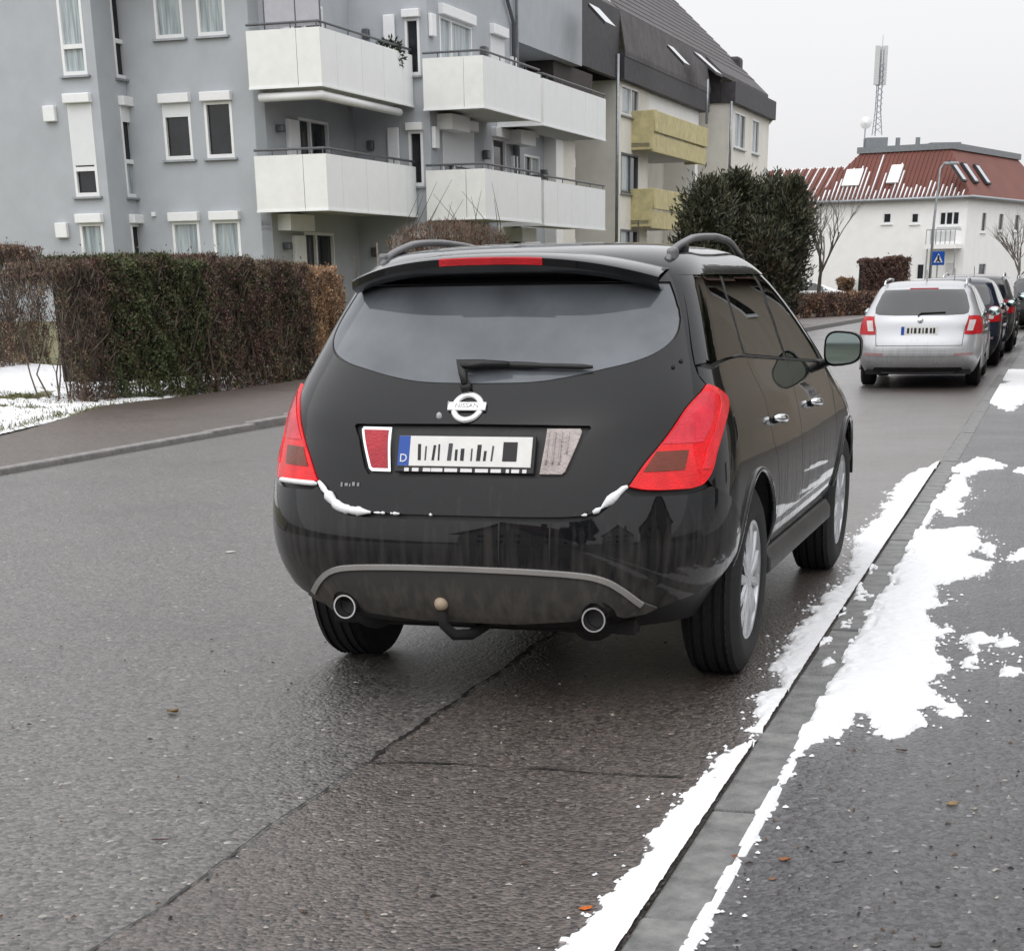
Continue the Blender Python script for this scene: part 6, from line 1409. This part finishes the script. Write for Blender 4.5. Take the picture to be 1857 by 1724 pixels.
for fn_,lo,hi,dl,dh,z0_,N_ in ((gm_,2.6,14,-.75,0,.006,9000),(pm_,3.,15,.16,2.6,.014,16000)):
    a=rng.uniform(lo,hi,N_);d=rng.uniform(dl,dh,N_);m=fn_(a,d);k=(m<0)&(m>-.10)&(rng.uniform(0,1,N_)<np.exp(m/.028))
    for x,y in zip(a[k][:1400],d[k][:1400]):
        P=kf(x,y,z0_+.001*max(0,y));r_=rng.uniform(.003,.011);q=rng.uniform(0,6.28);n_=6
        V=[P+[r_*rng.uniform(.6,1.3)*math.cos(q+i*1.047),r_*rng.uniform(.6,1.3)*math.sin(q+i*1.047),0] for i in range(n_)]+[P+[0,0,r_*.8]]
        cb_.add(V,[(i,(i+1)%n_,n_) for i in range(n_)])
tag(cb_.build('snow_crumbs',SNOW,smooth=True),'small snow crumbs scattered round the melting edges','snow',kind='stuff')
# thin crust over some kerb stones and by the front wheel
def km_(a,d): return .10*vnoise(a*5,d*16,31,4)+.06*vnoise(a*19,d*40,32,3)-.035-.08*np.clip(7.6-a,0,1)-.1*np.clip(a-10.2,0,1)
snowfield('kerb_snow',kfv,np.arange(6.6,11.4,.016),np.arange(.0,.17,.012),km_,.019,.008,'thin broken snow crust on the kerb stones near the wheels')
def fm_(a,d): return .17-np.hypot((a-13.0)*.55,d+.72)+.06*vnoise(a*8,d*8,41,3)
snowfield('road_snow',kfv,np.arange(11.8,14.4,.03),np.arange(-1.4,-.2,.02),fm_,.0085,.016,'small snow patch on the road ahead of the front wheel')
# lawn snow
def lm_(a,d): 
    w_=np.interp(a,[-6,3.2,7,9.5,13.8,16,60],[-1.2,-2.2,-3.2,-3.05,-3.3,-3.5,-3.2]);e=w_-d
    return np.minimum(.045+.18*vnoise(a*1.6,d*1.6,51,4)+.14*vnoise(a*9,d*9,52,3)-.10*np.exp(-((e-1.9)/.5)**2)+np.where(e>5.5,-.02,0),(e-.15)*.5)
A=np.arange(1.0,13,.04);Dv=np.arange(-12,-1.6,.04)
AA,DD=np.meshgrid(A,Dv,indexing='ij')
zl=lambda a,d,z: lfv(a,d,z+np.interp(-d,[0,3.5,6,16,60],[.08,.09,.2,.75,.8]))
snowfield('lawn_snow',zl,A,Dv,lm_,.012,.035,'broken snow cover on the lawn left of the hedge')
# snow on the car: ledge between tailgate and bumper
def ledge(x0,x1,th,seed,name,label):
    rng=np.random.default_rng(seed);xs_=np.linspace(x0,x1,max(6,int(abs(x1-x0)/.012)));pts=[];rr=[]
    for i,x in enumerate(xs_):
        u=B.ux(x,.80);k=np.array([q[0] for q in seamb]);vv=float(np.interp(abs(B.ux(x,.78)),k,[q[1] for q in seamb]));P,_=S.ev([math.copysign(abs(B.ux(x,.78)),x)],[vv+.003],.012);pts.append(P[0]);e=min(i,len(xs_)-1-i)/4
        rr.append(th*(.35+.65*min(1,e))*(1+.25*rng.normal()))
    b=MB();b.tube(pts,[max(.002,q) for q in rr],8);o=b.build(name,SNOWM,smooth=True);o.matrix_world=suv.matrix_basis if False else Matrix.Translation((CARX,CARY,0))@Matrix.Rotation(-CARYAW,4,'Z');return tag(o,label,'snow')
ledge(-.60,-.36,.017,1,'snow_ridge','thick white snow ridge on the bumper edge left of the number plate')
ledge(-.345,-.30,.008,2,'snow_lump','small snow lump on bumper edge, first right of the left ridge')
ledge(-.275,-.24,.009,3,'snow_lump','small snow lump on bumper edge, second right of the left ridge')
ledge(-.12,-.108,.007,4,'snow_lump','tiny snow lump on bumper edge below the plate centre')
ledge(.455,.475,.008,5,'snow_lump','small snow lump on bumper edge next to the right snow ridge')
ledge(.495,.61,.015,6,'snow_ridge','white snow ridge on the bumper edge below the right tail lamp')
pts=[S.ev([-B.ux(x,.83)],[B.vz(.828-.0*x)],.024)[0][0] for x in np.linspace(.60,.80,14)]
b=MB();b.tube(pts,[.006]+[.010]*12+[.006],8);o=b.build('snow_ridge',SNOWM,smooth=True);o.matrix_world=Matrix.Translation((CARX,CARY,0))@Matrix.Rotation(-CARYAW,4,'Z');tag(o,'white snow ridge lying under the left tail lamp','snow')
for x,z,sx_,sz_ in ((-.118,1.075,.012,.016),(-.085,1.10,.006,.03)):
    P=S.ev([B.ux(x,z)],[B.vz(z)],.004)[0][0];b=MB();b.sphere(P,(sx_,.005,sz_),10,6);b.build('melting_drop',pbr('melt_water',(.35,.36,.38),rough=.1,var=.1,coat=1.),suv,smooth=True)
# fallen leaves and bits
def leaf(name,px,py,ln,wd,rot,col,label,curl=.3,cat='leaf',zz=.0045):
    P=ground(px,py,zz);rng=random.Random(px);V=[];n=7
    for i in range(n):
        t=i/(n-1);w=wd*math.sin(math.pi*min(.97,max(.04,t)))**.8
        for s_ in (-1,0,1): V.append(((t-.5)*ln,s_*w/2*(1+.2*rng.gauss(0,1)),abs(s_)*curl*wd*.45*(.4+t)+curl*ln*.16*(2*t-1)**4+.0005))
    F=[(i*3+j,i*3+j+1,(i+1)*3+j+1,(i+1)*3+j) for i in range(n-1) for j in range(2)]
    o=mesh(name,V,F,pbr('leaf_%d'%px,col,rough=.6,var=.35,vs=40),smooth=True);o.location=P;o.rotation_euler=(0,0,rot);md=o.modifiers.new('thick','SOLIDIFY');md.thickness=.0015
    return tag(o,label,cat)
leaf('fallen_leaf',313,1291,.055,.04,-.4,(.16,.10,.035),'curled yellow-brown leaf on the open road left of the seam',.5)
leaf('wood_chip',293,1522,.060,.012,.05,(.035,.008,.006),'dark red-brown chip lying on the road near the seam',.12,'chip')
leaf('fallen_leaf',1062,1648,.040,.022,.3,(.55,.13,.01),'bright orange leaf beside the gutter snow',.4)
leaf('fallen_leaf',1422,1559,.034,.024,-.3,(.28,.10,.03),'orange-brown leaf on the near pavement beside a dark stick',.4,zz=.0115)
leaf('fallen_leaf',1400,1594,.028,.014,.4,(.24,.12,.07),'small pinkish-brown leaf nearest the kerb on the pavement',.3,zz=.0115)
leaf('stick',1520,1562,.04,.010,.2,(.03,.03,.032),'short dark stick on the near pavement',.1,'stick',zz=.0115)
leaf('fallen_leaf',1727,1459,.040,.026,.2,(.26,.17,.07),'pale tan leaf on the right pavement',.45,zz=.0135)
leaf('fallen_leaf',1768,1467,.020,.018,0,(.3,.27,.2),'tiny pale crumb right of the tan leaf',.4,zz=.0135)
leaf('fallen_leaf',1635,1361,.040,.020,-.5,(.06,.03,.02),'dark brown leaf just below the pavement snow',.4,zz=.0135)
leaf('fallen_leaf',1697,1714,.034,.02,.4,(.05,.05,.045),'dark leaf at the bottom right of the pavement',.3,zz=.0115)
leaf('fallen_leaf',1333,1553,.02,.018,.9,(.22,.07,.03),'red-brown leaf caught in the thin snow line at the kerb',.3,zz=.03)
rng=np.random.default_rng(77);ch=MB()
for k in range(420):
    if k<260: P=ground(rng.uniform(-40,1250),rng.uniform(1150,1750),.006)
    else: P=ground(rng.uniform(1300,1880),rng.uniform(1250,1740),.014)
    if -.4<kinv(P)[1]<.16: continue
    s_=rng.uniform(.002,.0065);q=rng.uniform(0,6.28);dx,dy=np.array([math.cos(q),math.sin(q),0])*s_*rng.uniform(1,2.4),np.array([-math.sin(q),math.cos(q),0])*s_*.7
    V=[P-dx-dy,P+dx-dy*.7,P+dx*.8+dy,P-dx*.7+dy,P+[0,0,s_]];ch.add(V,[(0,1,4),(1,2,4),(2,3,4),(3,0,4)],int(rng.integers(0,3)))
o=ch.build('road_grit',[pbr('grit_dark',(.02,.017,.015),rough=.8),pbr('grit_pale',(.38,.36,.33),rough=.7),pbr('grit_brown',(.10,.06,.04),rough=.8)]);tag(o,'loose grit and specks scattered on the wet asphalt','grit',kind='stuff')
leaf('snow_chip',418,1001,.06,.03,.1,(.75,.75,.76),'small white snow chip alone on the open road',.2,'snow')
# street lamp and crossing sign
P=CAMP+wray(1682,560)[1]*88;P[2]=0;top=(CAMP+wray(1690,297)[1]*88)[2]
sl_=empty('street_lamp',tuple(P),0,'slender grey street lamp in front of the white house','lamp')
b=MB();b.tube([(0,0,-.1),(0,0,top*.6),(.12,0,top-.2),(.3,0,top)],[.08,.06,.05,.04],8);b.build('pole',ZINC,sl_,smooth=True)
b=MB();b.box((.25,-.12,top-.06),(.95,.12,top+.06));b.build('lamp_head',ZINC,sl_,bevel=.03)
P=CAMP+wray(1694,560)[1]*80;P[2]=0;z1=(CAMP+wray(1694,456)[1]*80)[2];z0=(CAMP+wray(1694,481)[1]*80)[2];hs_=(z1-z0)/2;zc=(z1+z0)/2
sg=empty('crossing_sign',tuple(P),.05,'blue square crossing sign with white triangle','sign')
b=MB();b.tube([(0,0,-.1),(0,0,z1+.05)],.035,8);b.build('post',ZINC,sg)
b=MB();b.box((-hs_,-.06,z0),(hs_,-.04,z1));b.build('sign_board',pbr('sign_blue',(.005,.07,.36),rough=.4,var=.05),sg,bevel=.01)
b=MB();b.prism([(-hs_*.72,-hs_*.62),(hs_*.72,-hs_*.62),(0,hs_*.72)],.0605,.064,fn=lambda v:(v[0],-v[2],zc+v[1]));b.build('triangle',WHITEP,sg)
fg_=MB();fg_.tube([(0,-.066,zc+hs_*.12),(0,-.066,zc-hs_*.2)],.05,6);fg_.tube([(0,-.066,zc-hs_*.2),(-.1,-.066,zc-hs_*.5)],.035,5);fg_.tube([(0,-.066,zc-hs_*.2),(.1,-.066,zc-hs_*.5)],.035,5);fg_.sphere((0,-.066,zc+hs_*.28),.05,8,6);fg_.build('walker_symbol',INK,sg)
# garden stakes seen past the hedge end
for px,py0,py1,dep,m_,lb in ((652,500,458,36,TWD,'thin dark stake behind the hedge end'),(692,480,440,38,TW,'pale wooden stake behind the black car roof'),(1160,440,400,45,TWD,'dark slanting stake in front of the cream house')):
    P=CAMP+wray(px,py0+60)[1]*dep;z=(CAMP+wray(px,py1)[1]*dep)[2];P[2]=lawnz(-6,0);b=MB();b.tube([(0,0,-.1),(-.05,0,z-P[2])],[.03,.022],6);o=b.build('garden_stake',m_,smooth=True);o.location=P;tag(o,lb,'stake')
# houses on the near side and behind the photographer: outside the frame, mirrored in the black paint and glass
def house(loc,rz,w_,d_,h_,rh,wall,roofm,label):
    r=empty('gabled_house',loc,rz,label,'house','houses mirrored in the car paint')
    V=[(-w_,-d_,-.1),(w_,-d_,-.1),(w_,d_,-.1),(-w_,d_,-.1),(-w_,-d_,h_),(w_,-d_,h_),(w_,d_,h_),(-w_,d_,h_),(0,-d_,h_+rh),(0,d_,h_+rh)]
    mesh('wall',V,[(0,1,5,8,4),(2,3,7,9,6),(1,2,6,5),(3,0,4,7)],wall,r)
    e=.5;V=[(-w_-e,-d_-e,h_-e*rh/w_+.02),(0,-d_-e,h_+rh+.02),(0,d_+e,h_+rh+.02),(-w_-e,d_+e,h_-e*rh/w_+.02),(w_+e,-d_-e,h_-e*rh/w_+.02),(w_+e,d_+e,h_-e*rh/w_+.02)]
    V2=[(x,y,z+.2) for x,y,z in V];mesh('roof',V+V2,[(6,9,8,7),(7,8,11,10),(0,1,2,3),(1,4,5,2),(0,6,7,1),(1,7,10,4),(3,2,8,9),(2,5,11,8),(0,3,9,6),(4,10,11,5)],roofm,r)
    for x in (-w_*.55,0,w_*.55):
        for z in (1.,3.7):
            if z+1.4<h_+.3:
                for sy in (-1,1):
                    b=MB();b.box((x-.6,sy*(d_+.03),z),(x+.6,sy*(d_-.05),z+1.4));o=b.build('window',PVC,r);b=MB();b.box((x-.5,sy*(d_+.045),z+.1),(x+.5,sy*(d_+.031),z+1.3));b.build('pane',WGL,o)
    for y in (-d_*.5,d_*.5):
        for z in (1.,3.7):
            for sx__ in (-1,1):
                if z+1.4<h_: b=MB();b.box((sx__*(w_+.03),y-.6,z),(sx__*(w_-.05),y+.6,z+1.4));o=b.build('window',PVC,r);b=MB();b.box((sx__*(w_+.045),y-.5,z+.1),(sx__*(w_+.031),y+.5,z+1.3));b.build('pane',WGL,o)
    b=MB();b.box((w_*.3,-.4,h_+rh*.4),(w_*.3+.7,.4,h_+rh+.8));b.build('chimney',pbr('brick_dull',(.20,.09,.06),rough=.9),r)
TANW=render_mat('tan_render',(.36,.31,.25));REDR=pbr('dull_red_roof',(.13,.06,.045),rough=.8,var=.2,vs=3)
for q,rz,w_,d_,h_,rh,wl,rm,lb in ((((-15,-26,0)),.3,5.,6.,5.4,4.2,CREAM,REDR,'cream gabled house behind the photographer, left'),((5.5,-36,0),.3,5.,6.,5.6,4.4,WHITEW,SLATED,'white gabled house straight behind the photographer'),((14,-19,0),.3,5.,6.,5.4,4.2,TANW,REDR,'tan gabled house behind the photographer, right'),
  ((16.5,29,0),-.31,4.8,5.5,5.6,4.6,TANW,REDR,'tan gabled house on the near side of the street'),((22.5,49,0),-.31,5,7,6.4,5.,TANW,SLATED,'tall tan house farther along the near side'),((14.5,9,0),-.31,4.6,5.5,5.2,4.,WHITEW,SLATED,'white gabled house right of the photographer')):
    house(q,rz,w_,d_,h_,rh,wl,rm,lb)

rng=np.random.default_rng(21)
def round_tree(base,h,rad,label,seed):
    rng=np.random.default_rng(seed);r=empty('garden_tree',base,0,label,'tree','trees mirrored in the car glass');n=9000
    v_=rng.normal(size=(n,3));v_/=np.linalg.norm(v_,axis=1,keepdims=True);rr=rng.uniform(.3,1,n)**.5*(1+.2*np.sin(v_[:,0]*7+v_[:,2]*6));P=v_*rr[:,None]*[rad,rad,h*.42]+[0,0,h*.6]
    V_,F_=leaves(P,v_+rng.normal(size=(n,3))*.5,.4,.16,rng);fastmesh('crown',V_,F_,[EG,EG2],r,rng.integers(0,2,n));b=MB();b.tube([(0,0,-.1),(0,0,h*.5),(0,0,h*.8)],[.2,.14,.05],8);b.build('trunk',BARK,r)
round_tree((13.6,36.5,0),8,2.,'tall evergreen tree outside the frame on the near side',1);round_tree((12.2,21,0),6.5,1.9,'evergreen tree outside the frame between the near houses',2);round_tree((27,62,0),10,3.,'far evergreen tree outside the frame on the near side',3);round_tree((-3.5,-13,0),7,2.,'evergreen tree behind the photographer',4)
